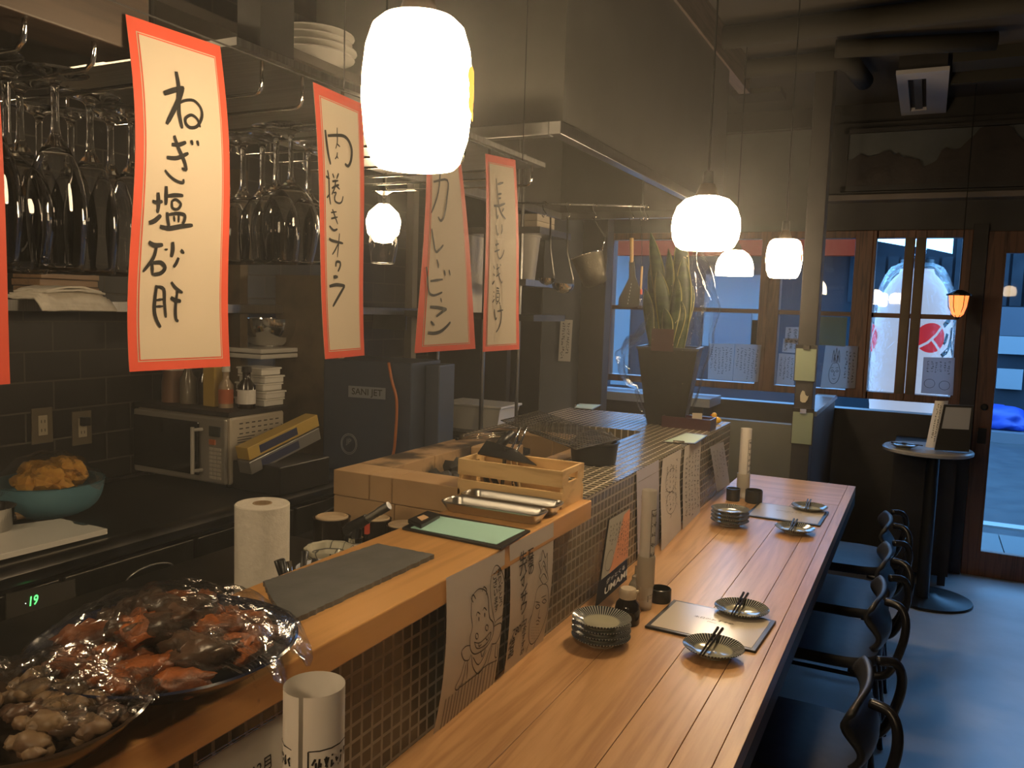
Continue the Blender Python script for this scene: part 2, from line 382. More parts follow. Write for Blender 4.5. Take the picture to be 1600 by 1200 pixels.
window(1, -2.06, -.96, 1.05, 1.985, [(-2.06, -1.99), (-.985, -.93)], [zr])
window(2, -.93, -.30, 1.05, 1.985, [(-.93, -.86), (-.43, -.33)], [zr])
w3 = window(3, -.33, .20, 1.05, 1.985, [(-.33, -.31), (-.155, -.10), (-.095, -.04), (.15, .20)], [zr])
g = G()
for xx in (-.128, -.068): g.box(xx - .02, xx + .02, FY - .04, FY - .035, 1.05, 1.985); g.box(xx - .012, xx + .012, FY - .047, FY - .04, 1.60, 1.68)
g.build('brass_meeting_stile', noisy('dull_brass', (.05, .04, .028), (.10, .075, .045), 3, .45, .5), w3)
g = G(); g.box(.20, .275, FY - .05, FY + .1, 0, 2.06); struct(g.build('trim_1', M_darker))
# sliding door
g = G(); x0, x1 = .278, 1.5
g.box(x0, .375, FY - .02, FY + .03, 0, 2.02); g.box(x1 - .1, x1 + .05, FY - .02, FY + .03, 0, 2.02); g.box(x0, x1, FY - .018, FY + .028, 0, .15); g.box(x0, x1, FY - .018, FY + .028, 1.895, 2.02)
dr = struct(g.build('door_1', M_brown, bev=.003))
G().box(.37, 1.41, FY + .002, FY + .008, .14, 1.9).build('glass_pane', M_pane, dr)
g = G(); c = AY(1538, 636, FY - .025); g.lathe([(1e-4, 0), (.018, 0), (.02, .004), (.012, .008)], 20, mi=0, T=T3((c.x, c.y, c.z), (PI / 2, 0, 0)))
c = AY(1534, 681, FY - .025); g.box(c.x - .022, c.x + .022, c.y - .006, c.y + .01, c.z - .045, c.z + .045)
g.build('latch', M_black, dr, smooth=30)
# header beam, ledge, carved transom
struct(G().box(-.60, 2.5, FY - .09, FY, 2.235, 2.66).build('trim_2', M_darker))
struct(G().box(-.60, 2.5, FY - .13, FY - .0, 2.20, 2.235).build('trim_3', noisy('ledge_wood', (.12, .10, .085), (.16, .13, .11), 4, .4), bev=.003))
struct(G().box(-2.63, 2.5, FY - .05, FY, 2.665, 2.78).build('trim_4', M_darker))
g = G(); xa, xb = -.50, 1.1; rnd = random.Random(3)
g.box(xa, xb, FY - .104, FY - .092, 2.28, 2.60, 0)
top = []; n = 70
for i in range(n + 1):
    u = i / n; h = .50 + .22 * noise.noise(V((u * 5, 1, 0))) + .16 * noise.noise(V((u * 17, 4, 0))) + .07 * noise.noise(V((u * 60, 9, 0)))
    h += .42 * math.exp(-((u - .47) / .07) ** 2) + .3 * math.exp(-((u - .68) / .05) ** 2) + .12 * (u > .3); top.append((xa + (xb - xa) * u, 2.28 + .32 * min(max(h, .3), .97)))
t = thing('carved_transom', (.3, FY - .1, 2.26), 'dark carved wooden transom panel of trees and hills above the door beam', 'transom panel')
g.build('backing_board', noisy('pale_relief', (.06, .065, .065), (.085, .09, .09), 4, .6), t, W=True)
f = G(); f.prism([(xa, 2.28)] + [(x, z) for x, z in top] + [(xb, 2.28)], 0, .02, T=Matrix(((1, 0, 0, 0), (0, 0, 1, FY - .124), (0, 1, 0, 0), (0, 0, 0, 1))))
f.build('relief', noisy('relief_wood', (.018, .013, .012), (.03, .021, .018), 6, .5, bump=.5), t, W=True)
f = G(); 
for a, b, c, d in ((xa - .03, xb + .03, 2.255, 2.285), (xa - .03, xb + .03, 2.595, 2.62), (xa - .03, xa, 2.255, 2.62), (xb, xb + .03, 2.255, 2.62)): f.box(a, b, FY - .13, FY - .091, c, d)
f.build('frame', M_darker, t, W=True)
# post and low partition
px0, px1 = AY(1243, 600, 4.35).x, AY(1279, 600, 4.35).x
struct(G().box(-.575, -.487, 4.35, 4.46, 0, 2.78).build('wall_post', M_darker, bev=.004))
g = G(); g.box(-.575, -.487, 4.46, FY, 0, .99); g.box(-.59, -.475, 4.46, FY, .99, 1.015, 1)
struct(g.build('wall_partition', [M_darker, noisy('sill_paint', (.30, .30, .30), (.36, .36, .36), 4, .3)]))
struct(G().box(-2.63, -1.2, FY - .32, FY, .90, .955).build('wall_sill', noisy('sill_grey', (.30, .31, .33), (.36, .37, .39), 4, .3)))
struct(G().box(-2.63, -1.25, FY - .28, FY - .0, 0, .90).build('wall_sill_base', M_darker))
# plaster return behind the far end of the counter
struct(G().box(-1.15, -.575, 4.50, 4.56, 0, .93).build('wall_return', noisy('grey_green_plaster', (.085, .085, .07), (.11, .11, .09), 3, .7)))
# partition at the kitchen's far end: grey door panel and dark studs
ky = 4.6
def pa(x, y=500): return AY(x, y, ky).x
g = G(); g.box(-2.63, pa(846), ky, ky + .06, 0, 2.78, 0); g.box(pa(846), pa(908), ky + .01, ky + .05, .70, 2.05, 1); g.box(pa(846), pa(908), ky, ky + .05, 2.05, 2.78, 0); g.box(pa(846), pa(908), ky, ky + .05, 0, .7, 0)
g.box(pa(908), pa(946), ky - .02, ky + .08, 0, 2.78, 0)
struct(g.build('wall_kitchen', [M_dark, noisy('grey_blue_panel', (.17, .18, .20), (.20, .21, .23), 2, .5)]))
# ceiling beam beside the hood
struct(G().box(-.955, -.90, .3, 4.44, 2.63, 2.78).build('trim_5', wood('beam_wood', (.09, .06, .045), (.12, .08, .06), (.06, .04, .03), 'Y', .5)))

# ---------------------------------------------------------------- outside
struct(G().box(-9, 9, FY + .15, 20, -.22, -.14).build('ground_street', noisy('asphalt', (.034, .037, .04), (.045, .048, .05), 5, .5, spec=.06)))
g = G(); y1 = AZ(1590, 826, -.13).y; y0 = AZ(1590, 693, -.13).y
struct(G().box(-6, 6, y1 - .03, y1 + .12, -.14, -.125).build('ground_line', mat('road_paint', (.18, .18, .17), .6)))
struct(G().box(-9, 9, y0, y0 + .25, -.14, .0).build('kerb_stone', mat('kerb', (.06, .06, .065), .6)))
g = G()
for k in range(-6, 14): g.box(k * .3, k * .3 + .292, FY + .17, y1 - .36, -.14, -.115)
struct(g.build('pavement', mat('paving_tile', (.08, .085, .085), .7, spec=.1)))
FB = y0 + 1.6
def fb(x, y): p = AY(x, y, FB); return p.x, p.z
t = thing('shop_building', (0, FB, -.14), 'grey building with dark corrugated cladding across the street behind the windows', 'building')
g = G(); g.box(-12, 12, FB, FB + .2, -.14, 1.75); g.box(-12, -1.2, FB, FB + .2, 1.75, 3.4)
nx = [fb(q, 400)[0] for q in (1368, 1412, 1440, 1488)]; nz = [fb(1400, q)[1] for q in (376, 384, 366, 396)]
g.prism([(-1.2, 1.75), (12, 1.75), (12, 5.2), (nx[3], 5.2), (nx[3], nz[3]), (nx[2], nz[1] - .02), (nx[1], nz[1]), (nx[0], nz[0]), (nx[0] - .02, 5.2), (-1.2, 5.2)], 0, .1, T=Matrix(((1, 0, 0, 0), (0, 0, -1, FB + .15), (0, 1, 0, 0), (0, 0, 0, 1))))
g.build('wall', M_facade, t, W=True)
g = G(); rnd = random.Random(5)
x = -1.2
while x < 6: g.box(x, x + .15, FB - .03, FB, 1.75, nz[3] - .05 if nx[0] - .1 < x < nx[3] else 5.2); x += .19
g.build('cladding', noisy('corrugated', (.012, .014, .017), (.018, .021, .025), 3, .5, spec=.06), t, W=True)
g = G(); (a, b), (c, d) = fb(1098, 540), fb(1195, 430); g.box(a, c, FB - .05, FB - .01, b, d); (a, b), (c, d) = fb(955, 600), fb(990, 400); g.box(a, c, FB - .05, FB - .01, b, d)
g.box(fb(1176, 500)[0], fb(1196, 500)[0], FB - .05, FB - .01, fb(1180, 600)[1], fb(1180, 500)[1])
g.build('pale_panel', mat('pale_panel', (.10, .115, .12), .8, spec=.05), t, W=True)
g = G(); (a, b), (c, d) = fb(1110, 600), fb(1176, 486); g.box(a, c, FB - .08, FB - .03, b, d); g.box(fb(1560, 0)[0], fb(1700, 0)[0], FB - .06, FB - .03, fb(1590, 525)[1], fb(1590, 480)[1])
g.build('doorway', mat('shop_opening', (.03, .035, .045), .4), t, W=True)
g = G()
for ya, yb in ((552, 530), (606, 577)): (a, b), (c, d) = fb(1555, ya), fb(1598 if ya > 600 else 1700, yb); g.box(a, c, FB - .1, FB - .06, b, d)
g.build('light_sign', mat('light_sign', (.12, .13, .135), .5), t, W=True)
aw = G(); (a, b) = fb(960, 396); aw.add([(a, FB - .9, b - .1), (-.9, FB - .9, b - .1), (-.9, FB, b + .75), (a, FB, b + .75)], [(0, 1, 2, 3)]); op = G(); (a2, b2), (c2, d2) = fb(962, 400), fb(984, 372); op.box(a2, c2, FB - .93, FB - .91, b2 - .1, d2 + .3); op.build('orange_cloth', mat('orange_cloth', (.6, .09, .004), .9, spec=0), t, W=True); aw.build('awning', mat('red_awning', (.12, .011, .004), .9, spec=0), t, W=True, solid=.02)
# blue tarpaulin and white box by the kerb
p = AY(1562, 664, y0 + .4)
g = G(); g.blob((0, 0, .17), (.34, .25, .2), 3, .35, 18, 12); o = g.build('tarpaulin', mat('blue_tarp', (.008, .03, .20), .5), smooth=0); o.location = (p.x, y0 + .5, -.02)
tag(o, 'bright blue tarpaulin bundle lying on the kerb outside the door', 'tarpaulin')
p = AY(1600, 655, y0 + .6); g = G(); g.box(-.09, .09, -.1, .1, 0, .5); g.box(-.1, .1, -.11, .11, .5, .53); o = g.build('white_box', mat('white_plastic', (.15, .155, .155), .5), bev=.01); o.location = (p.x + .30, y0 + .55, 0)
tag(o, 'white plastic box standing on the kerb beside the blue tarpaulin', 'box')
# big paper lantern outside the window
LY = 6.15; lc = AY(1426, 515, LY); lr = (AY(1490, 500, LY).x - AY(1363, 500, LY).x) / 2; zt = AY(1426, 418, LY).z; zb = AY(1426, 715, LY).z
t = thing('paper_lantern', (lc.x, LY, zb), 'big white glowing paper lantern with round red emblems hanging outside the window', 'paper lantern')
pr = []; H = zt - zb
for i in range(61):
    v = i / 60; r = lr * (1 - abs(2 * v - 1) ** 3.2) ** .5 if 0 < v < 1 else 0
    r = max(r, lr * .42); pr.append((r * (1 + .006 * math.cos(v * 150)), H * v))
G().lathe(pr, 48).build('paper_shade', M_lant, t, smooth=0)
g = G(); g.cyl(lr * .43, H - .01, H + .05, 28); g.cyl(lr * .43, -.05, .01, 28); g.build('black_ring', M_black, t, smooth=40)
g = G()
for ang in (AY(1454, 527, LY), AY(1350, 527, LY)):
    a0 = math.asin(max(-.98, min(.98, (ang.x - lc.x) / lr))) - PI / 2; zc = ang.z - zb; rr = .095
    pts = []
    for k in range(40):
        th = 2 * PI * k / 40; pts.append((rr * math.cos(th), rr * math.sin(th)))
    def on(a, b, e): q = a0 + a / lr; return ((lr * 1.004 + e) * math.cos(q), (lr * 1.004 + e) * math.sin(q), zc + b)
    for r0, r1 in ((0, .33), (.33, .66), (.66, 1)):
        g.add([on(p[0] * r0, p[1] * r0, .004) for p in pts] + [on(p[0] * r1, p[1] * r1, .004) for p in pts], [(k, (k + 1) % 40, 40 + (k + 1) % 40, 40 + k) for k in range(40)], 0)
    for ln in ([(.075, .085), (.03, .02), (-.02, -.03), (-.085, -.07)], [(.0, -.005), (.03, -.04), (.06, -.08)]):
        vs = []
        for i, q in enumerate(ln):
            d = V(ln[min(i + 1, len(ln) - 1)]) - V(ln[max(i - 1, 0)]); d.normalize(); nn = V((-d.y, d.x)) * .008
            vs += [on(q[0] + nn.x, q[1] + nn.y, .007), on(q[0] - nn.x, q[1] - nn.y, .007)]
        g.add(vs, [(2 * i, 2 * i + 1, 2 * i + 3, 2 * i + 2) for i in range(len(ln) - 1)], 1)
g.build('emblem', [mat('emblem_red', (.65, .03, .04), .7, emit=(1, .05, .06), es=.25), M_lant], t)
g = G()
for s0, ch in ((0, '人'), (-.19, '火')):
    vs, fs = tmesh(ch, .2, .006); a1 = math.asin(min(.98, (AY(1487, 500, LY).x - lc.x) / lr)) - PI / 2
    g.add([((lr * 1.01) * math.cos(a1 + p.x / lr), (lr * 1.01) * math.sin(a1 + p.x / lr), AY(1487, 500, LY).z - zb + p.y + s0 + .03) for p in vs], fs)
g.build('lettering', M_ink, t)
G().lathe([(lr * 1.07 * (1 - ((v - .45) / .62) ** 4) ** .5 if v > .45 else lr * 1.07, H * v + .0) for v in [i / 20 for i in range(6, 22)]][:-1] + [(.04, H + .06), (.05, H + .13)], 40).build('rain_cover', M_cello, t, smooth=0)
g = G(); g.tube([(0, 0, H + .04), (.0, -.1, 2.55 - zb), (0, -.482, 2.6 - zb)], .006); g.build('cord', M_black, t)
# papers taped inside the window glass
def paper_on_glass(px, label, name='taped_menu', mt=M_thin, cols=6, seed=1, draw=None, y=FY - .055, scr=True):
    P = [AY(a, b, y) for a, b in px]; s = Sheet(px, P=P, curl=lambda u, v: .004 * math.sin(3 * u + 2 * v)); s.n = V((0, -1, 0)) if s.n.y > 0 else s.n
    t = thing(name, ((P[2].x + P[3].x) / 2, y, P[3].z), label, 'menu sheet')
    g = G(); s.patch(g, 0, 1, 0, 1, nu=4, nv=6); g.build('sheet', mt, t, W=True)
    g = G()
    if scr: s.scrib(g, .06, .94, .08, .92, cols, .0012, .05, seed)
    if draw: draw(s, g)
    g.build('writing', M_ink2, t, W=True); return t
paper_on_glass([(1108, 537), (1148, 537), (1144, 595), (1106, 592)], 'sheet of columned handwriting taped to the window beside the potted plant', seed=1)
paper_on_glass([(1149, 537), (1190, 539), (1184, 597), (1145, 595)], 'sheet of columned handwriting taped by the window stile, beside its twin', seed=2)
paper_on_glass([(1228, 511), (1250, 511), (1248, 537), (1226, 535)], 'small pale slip taped highest on the pane beside the post', seed=3, cols=2)
paper_on_glass([(1224, 529), (1250, 529), (1248, 552), (1222, 550)], 'small slip taped in the middle of three on the pane beside the post', seed=4, cols=3)
paper_on_glass([(1217, 552), (1244, 554), (1240, 603), (1213, 600)], 'larger written slip taped lowest on the pane beside the post', seed=5, cols=4)
def pineapple(s, g, k=1, w=.0016):
    L = lambda p: s.stroke(g, p, w, px=False)
    o = [(.28, .42), (.2, .62), (.24, .82), (.36, .9), (.48, .82), (.52, .62), (.44, .42), (.28, .42)]; L(o)
    for a, b in ((.28, .1), (.36, .05), (.44, .1), (.32, .22), (.42, .22)): L([(a - .03, .4), (a, b), (a + .05, .4)])
    for a in (.29, .43): L([(a - .04, .6), (a, .57), (a + .04, .6), (a, .62), (a - .04, .6)]); L([(a - .05, .53), (a + .04, .51)])
    L([(.36, .6), (.35, .7), (.39, .7)]); L([(.31, .77), (.36, .79), (.42, .77)])
paper_on_glass([(1290, 539), (1341, 541), (1336, 607), (1282, 606)], 'sheet with a pineapple face drawing taped to the window right of the post', seed=6, scr=False,
    draw=lambda s, g: (pineapple(s, g), s.scrib(g, .62, .95, .1, .9, 3, .0012, .06, 3)))
paper_on_glass([(1443, 558), (1492, 559), (1489, 618), (1439, 614)], 'greyish menu sheet with round doodles taped over the lantern emblem window', seed=7, mt=translu(mat('grey_paper', (.5, .46, .47), .7), .4), scr=False,
    draw=lambda s, g: [s.stroke(g, [(cx + .17 * math.cos(a * .7), cy + .12 * math.sin(a * .7)) for a in range(10)], .0012, px=False) for cx, cy in ((.25, .72), (.72, .75))] + [s.scrib(g, .1, .9, .08, .45, 6, .001, .05, 9)])
G_g = G(); G_g.box(-.62, -.445, FY - .06, FY - .055, AY(1310, 540, FY).z, zr - .02); 
o = G_g.build('green_notice', translu(mat('grey_green_card', (.20, .30, .27), .6), .4), W=True); tag(o, 'grey green card filling the pane above the pineapple drawing', 'card')
# ================================================================ COUNTERS
TZ, UZ, PZ, KZ = .75, 1.045, 1.03, .83      # dining top, pass shelf, mosaic top, kitchen top
t = thing('dining_counter', (-.48, 1.8, 0), 'long cypress dining counter of joined planks running towards the far window wall', 'counter')
g = G(); e = .0007
for k, (a, b) in enumerate(((-.735, -.59), (-.59, -.437), (-.437, -.332), (-.332, -.268))): 
    G().box(a + e, b - e, -.4, 3.50, TZ - .04, TZ).build('plank', M_counter, t, W=True, bev=.0006)
G().box(-.268 + e, -.236, -.4, 3.95, TZ - .04, TZ).build('edge_plank', M_counter, t, W=True, bev=.0006)
G().box(-.735, -.268 - e, 3.50 + .002, 3.95, TZ - .04, TZ).build('end_board', M_counterX, t, W=True, bev=.0006)
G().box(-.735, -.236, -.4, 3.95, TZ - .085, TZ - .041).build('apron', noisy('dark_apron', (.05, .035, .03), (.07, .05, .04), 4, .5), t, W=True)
for y in (.2, 2.0, 3.8): G().box(-.62, -.56, y, y + .06, 0, TZ - .086).build('leg', M_black, t, W=True)
# bar body faced in mosaic tile
t = thing('tiled_bar', (-1.1, 1.9, 0), 'raised bar body faced and topped in small brown mosaic tiles', 'bar counter')
G().box(-.78, -.735, -.4, 1.832, 0, .999).box(-.78, -.735, 1.832, 3.62, 0, PZ - .003).build('tiled_face', M_tileF, t, W=True)
G().box(-.781, -.7348, 1.835, 3.62, PZ - .0028, PZ).build('tiled_edge', M_tileT, t, W=True)
g = G(); g.box(-1.50, -.782, 3.10, 3.62, .86, PZ); g.box(-.97, -.782, 1.835, 3.10, .86, PZ); g.box(-1.50, -1.40, 2.60, 3.10, .86, PZ - .001)
g.build('tiled_top', M_tileT, t, W=True)
G().box(-1.40, -.97, 2.665, 3.10, .86, .935).build('sunken_bed', M_tileT, t, W=True)
G().box(-1.5, -.782, 1.70, 3.62, 0, .858).build('body', M_darker, t, W=True)
o = G().box(-.93, -.688, -.4, 1.83, 1.0, UZ).build('pass_shelf', M_shelfw, W=True, bev=.0025)
tag(o, 'orange pine pass shelf running along the top of the tiled bar', 'shelf')
# kitchen-side bench under the pass shelf
t = thing('prep_bench', (-1.2, .7, 0), 'low steel bench behind the pass shelf with bowls and pots on it', 'bench')
G().box(-1.55, -.80, -.4, 1.69, .84, .868).build('bench_top', M_steeld, t, W=True, bev=.003)
G().box(-1.50, -.80, -.4, 1.69, 0, .838).build('cabinet', M_darker, t, W=True)
# ---------------------------------------------------------------- fire-brick hearth
t = thing('brick_hearth', (-1.2, 2.0, .87), 'square charcoal hearth of tan fire bricks with scorched inner edge', 'hearth')
bz0, bz1 = .935, 1.062
xl, xr, ya, yb = -1.36, -.975, 1.70, 2.66
def bricks(x0, x1, y0, y1, ax, n, mt=0, z0=bz0, z1=bz1):
    for k in range(n):
        if ax == 'x': a = x0 + (x1 - x0) * k / n; b = x0 + (x1 - x0) * (k + 1) / n; q = (a + .0012, b - .0012, y0, y1)
        else: a = y0 + (y1 - y0) * k / n; b = y0 + (y1 - y0) * (k + 1) / n; q = (x0, x1, a + .0012, b - .0012)
        G().box(*q, z0, z1).build('brick', [M_brick, M_brickb][mt], t, W=True, bev=.002)
bricks(xl, xl + .115, ya, ya + .11, 'x', 1, 0, bz1 - .066); bricks(xl + .115, xl + .185, ya, ya + .11, 'x', 1, 0, bz1 - .066); bricks(xl + .185, xr, ya, ya + .11, 'x', 1, 0, bz1 - .066)
bricks(xl, xr, ya + .002, ya + .108, 'x', 2, 0, .87, bz1 - .068)
bricks(xl, xl + .11, ya + .112, yb, 'y', 4, 1); bricks(xl + .12, xr, yb - .11, yb, 'x', 2, 0); bricks(xr - .06, xr, ya + .112, yb - .112, 'y', 3, 0, bz0, 1.035)
G().box(xl + .11, xr - .06, ya + .11, yb - .11, .936, .95).build('ash_bed', noisy('ash', (.18, .16, .14), (.32, .29, .25), 30, .9, bump=.5), t, W=True)
rnd = random.Random(11)
for k in range(22):
    x = rnd.uniform(xl + .16, xr - .11); y = rnd.uniform(1.86, 2.45); s = rnd.uniform(.022, .04)
    o = G().blob((0, 0, 0), (s * 1.3, s, s * .8), k, .55, 9, 7, fr=2.6).build('charcoal', M_coal, smooth=25); o.location = (x, y, .95 + s * .75 + (k % 3) * .022); o.rotation_euler = (0, 0, k)
    tag(o, 'lump of grey charcoal in the brick hearth behind the wooden crate', 'charcoal', 'charcoal lumps in the brick hearth')
o = G().box(-.075, .075, -.05, .05, -.035, .035).build('loose_brick', M_brick, bev=.003); p = AZ(852, 700, 1.04); o.location = (-1.19, 2.30, .99 + .035); o.rotation_euler = (0, 0, .3)
tag(o, 'loose tan fire brick lying inside the hearth behind the tongs', 'brick')
# ================================================================ HOOD
t = thing('extractor_hood', (-1.4, 3.2, 1.97), 'large dark steel extractor hood above the charcoal hearth', 'extractor hood')
hz = 1.99; hy0, hy1, hx0, hx1 = 2.08, 4.0, -1.75, -.91
g = G(); g.box(hx1 - .01, hx1, hy0, hy1, hz, 2.60); g.box(hx0, hx0 + .01, hy0, hy1, hz, 2.60); g.box(hx0 + .01, hx1 - .01, hy0, hy0 + .01, hz, 2.60); g.box(hx0 + .01, hx1 - .01, hy1 - .01, hy1, hz, 2.60)
g.box(hx0, hx1, hy0, hy1, 2.60, 2.779)
g.build('canopy', M_hood, t, W=True)
g = G(); a, b = hz - .035, hz
for q in ((hx1 - .02, hx1 + .015, hy0 - .045, hy1 + .015), (hx0 - .015, hx0 + .02, hy0 - .045, hy1 + .015), (hx0 + .02, hx1 - .02, hy0 - .045, hy0 - .01), (hx0 + .02, hx1 - .02, hy1 - .02, hy1 + .015)): g.box(*q, a, b)
g.build('drip_rim', M_steel, t, W=True, bev=.002)
# ================================================================ BACK KITCHEN
t = thing('kitchen_counter', (-2.28, .8, 0), 'stainless kitchen counter with rounded edge below the black tiled wall', 'kitchen counter')
pts = [(-2.628, KZ), (-2.628, KZ - .03), (-1.96, KZ - .055), (-1.945, KZ - .05), (-1.932, KZ - .035), (-1.93, KZ - .018), (-1.94, KZ - .006), (-1.96, KZ), (-1.985, KZ - .002), (-2.0, KZ - .006), (-2.6, KZ - .006), (-2.605, KZ)]
g = G(); n = len(pts); g.add([(a, -.6, b) for a, b in pts] + [(a, 2.62, b) for a, b in pts], [tuple(range(n)), tuple(range(n, 2 * n))[::-1]] + [((i + 1) % n, i, n + i, n + (i + 1) % n) for i in range(n)])
g.build('worktop', M_ctop, t, W=True, smooth=40)
g = G(); g.box(-2.62, -1.99, -.6, 2.62, 0, KZ - .056); g.build('carcass', M_darker, t, W=True)
def kdoor(y0, y1, nm='door'):
    d = G().box(-1.988, -1.972, y0 + .004, y1 - .004, .12, KZ - .075).build(nm, M_steeld, t, W=True, bev=.002)
    g = G(); c = V((-1.970, (y0 + y1) / 2 + (y1 - y0) * .12, .685)); pts = []
    for k in range(24): a = 2 * PI * k / 24; pts.append((c.x, c.y + .085 * math.cos(a), c.z + .032 * math.sin(a)))
    g.tube(pts, .003, 6, closed=True); g.build('oval_pull', M_steel, d, W=True, smooth=0); return d
G().box(-1.988, -1.975, 1.368, 1.8, KZ - .075, KZ - .068).build('edge_strip', M_chrome, t, W=True)
kdoor(1.368, 1.80); kdoor(1.81, 2.25); kdoor(2.26, 2.61)
d = G().box(-1.988, -1.972, .5, 1.355, .12, KZ - .075).build('door', M_steeld, t, W=True, bev=.002)
# thermometer display with 19
g = G(); P = [AX(a, b, -1.966) for a, b in ((10, 928), (118, 905), (118, 955), (10, 976))]; g.add(P + [p + V((-.005, 0, 0)) for p in P], [(0, 1, 2, 3), (4, 7, 6, 5), (0, 4, 5, 1), (1, 5, 6, 2), (2, 6, 7, 3), (3, 7, 4, 0)])
o = g.build('thermometer_panel', mat('panel_grey', (.06, .055, .045), .4), t, W=True)
vs, fs = tmesh('19', .034, .0005); c = AX(52, 939, -1.9645); G().add([(c.x, c.y + p.x * .8 + p.y * .12, c.z + p.y) for p in vs], fs).build('digits', emis('green_led', (.05, 1, .2), 1.6), o, W=True, label='glowing green digits 19')
c = AX(40, 943, -1.9645); G().cyl(.0015, 0, .0005, 8, T=T3(c, (0, PI / 2, 0))).build('indicator', emis('white_led', (.9, 1, .9), 1.2), o, W=True)
# wall shelf
t = thing('wall_shelf', (-2.5, 1.8, 1.44), 'long steel wall shelf across the black tiles behind the hanging glasses', 'shelf')
G().box(-2.628, -2.40, -.2, 4.2, 1.462, 1.472).build('board', M_steel, t, W=True); G().box(-2.405, -2.398, -.2, 4.2, 1.440, 1.474).build('front_lip', M_steel, t, W=True, bev=.001)
g = G()
for y in (.8, 2.2, 3.6): G().box(-2.628, -2.42, y, y + .01, 1.36, 1.461).build('bracket', M_steeld, t, W=True)
def on(nm, g, mats, loc, label, cat, group=None, rz=0, **k):
    o = g.build(nm, mats, **k); o.location = loc; o.rotation_euler = (0, 0, rz); WL[o.name] = V(loc); return tag(o, label, cat, group)
# on the shelf: wooden trays, towel, cups
sp = AX(90, 445, -2.5)
for k in range(5):
    on('wooden_tray', G().box(-.07, .07, -.10, .10, 0, .020), wood('tray%d' % (k % 2), (.22, .13, .06), (.27, .16, .08), (.16, .09, .05), 'Y') if k != 4 else M_darker, (-2.51, sp.y + .005 * (k % 2), 1.473 + .0225 * k), 'brown wooden tray in the small stack behind the folded towel on the wall shelf' if k < 4 else 'black lacquered tray topping the tray stack on the wall shelf', 'tray', 'wooden trays stacked on the wall shelf' if k < 4 else None, bev=.002)
g = G()
for k in range(5): g.grid(lambda u, v, k=k: V(((u - .5) * (.17 - .01 * k), (v - .5) * (.27 - .02 * k), .004 + .009 * k * (1 - .35 * (2 * v - 1) ** 2) + .005 * noise.noise(V((u * 4, v * 4, k))) - (.035 * max(0, u - .82) / .18 if k < 3 else 0))), 10, 12)
on('folded_towel', g, noisy('towel_cloth', (.80, .74, .64), (.70, .64, .54), 40, .9, bump=.5), (-2.43 + .02, AX(95, 462, -2.41).y, 1.476), 'white folded cloth towel draped on the wall shelf in front of the trays', 'towel', rz=.1, smooth=0, solid=.006)
rnd = random.Random(2)
for k in range(6):
    y = 1.10 + k * .085; g = G(); g.lathe([(.001, 0), (.025, 0), (.033, .075), (.030, .075), (.023, .006), (.001, .006)], 18)
# steel bowl + plates right of the first banner
def bowl(nm, r, h, mt, loc, label, cat='bowl', group=None, flare=1.0, n=32, foot=.4):
    g = G(); pr = [(1e-4, 0), (r * foot, 0), (r * foot, .004)]
    for i in range(1, 9): a = i / 8 * PI / 2; pr.append((r * foot + r * (1 - foot) * math.sin(a) ** flare, .004 + (h - .004) * (1 - math.cos(a))))
    pr += [(r * 1.02, h), (r * .97, h)]
    for i in range(7, 0, -1): a = i / 8 * PI / 2; pr.append((r * foot + r * (1 - foot) * math.sin(a) ** flare - .004, .008 + (h - .008) * (1 - math.cos(a))))
    pr.append((1e-4, .008)); g.lathe(pr, n); return on(nm, g, mt, loc, label, cat, group, smooth=35)
c = AX(425, 545, -2.45)
t_stand = thing('rack_board', (c.x, c.y, 1.27), 'small white chopping board stack held on brackets below the steel bowl', 'board')
for k in range(2): G().box(c.x - .15, c.x + .13, c.y - .20, c.y + .17 - .03 * k, 1.262 + .022 * k, 1.28 + .022 * k).build('board', M_cer, t_stand, W=True, bev=.004)
G().box(c.x - .17, c.x - .15, c.y - .2, c.y + .17, 1.2, 1.3).build('bracket', M_steeld, t_stand, W=True)
bowl('steel_bowl', .125, .115, M_chrome, (c.x, c.y - .02, 1.303), 'polished steel mixing bowl on white boards right of the first red-bordered banner')
# stack of white plates high up on a shelf
t = thing('high_shelf', (-1.75, 1.5, 2.03), 'dim high shelf behind the lanterns holding pale plates', 'shelf')
G().box(-2.0, -1.262, .9, 2.03, 2.02, 2.04).build('board', noisy('dim_board', (.10, .085, .07), (.13, .11, .09), 4, .6), t, W=True)
for y in (1.262,): G().box(-1.26, -1.2, y, y + .095, 1.86, 2.779).build('hanger_post', M_dark, t, W=True)
p = AZ(500, 82, 2.05)
for k in range(4):
    g = G(); r = .10 - .006 * (k // 2); g.lathe([(1e-4, 0), (r * .55, 0), (r, .014), (r, .017), (r * .55, .006), (1e-4, .006)], 28)
    on('pale_plate', g, M_cer, (p.x - .06, p.y + .04 + .008 * (k % 2), 2.0405 + .0165 * k), 'pale round plate in the stack up on the high shelf', 'plate', 'plates stacked on the high shelf', smooth=30)
# tiled side panel, stained panel beside the microwave
struct(G().box(-2.62, -2.44, 2.46, 2.50, 0, 2.0).build('wall_panel', M_stain))
g = G(); g.box(-2.44, -2.11, 2.66, 2.70, KZ + .001, 1.6); o = g.build('wall_stained', M_stain, W=True); struct(o)
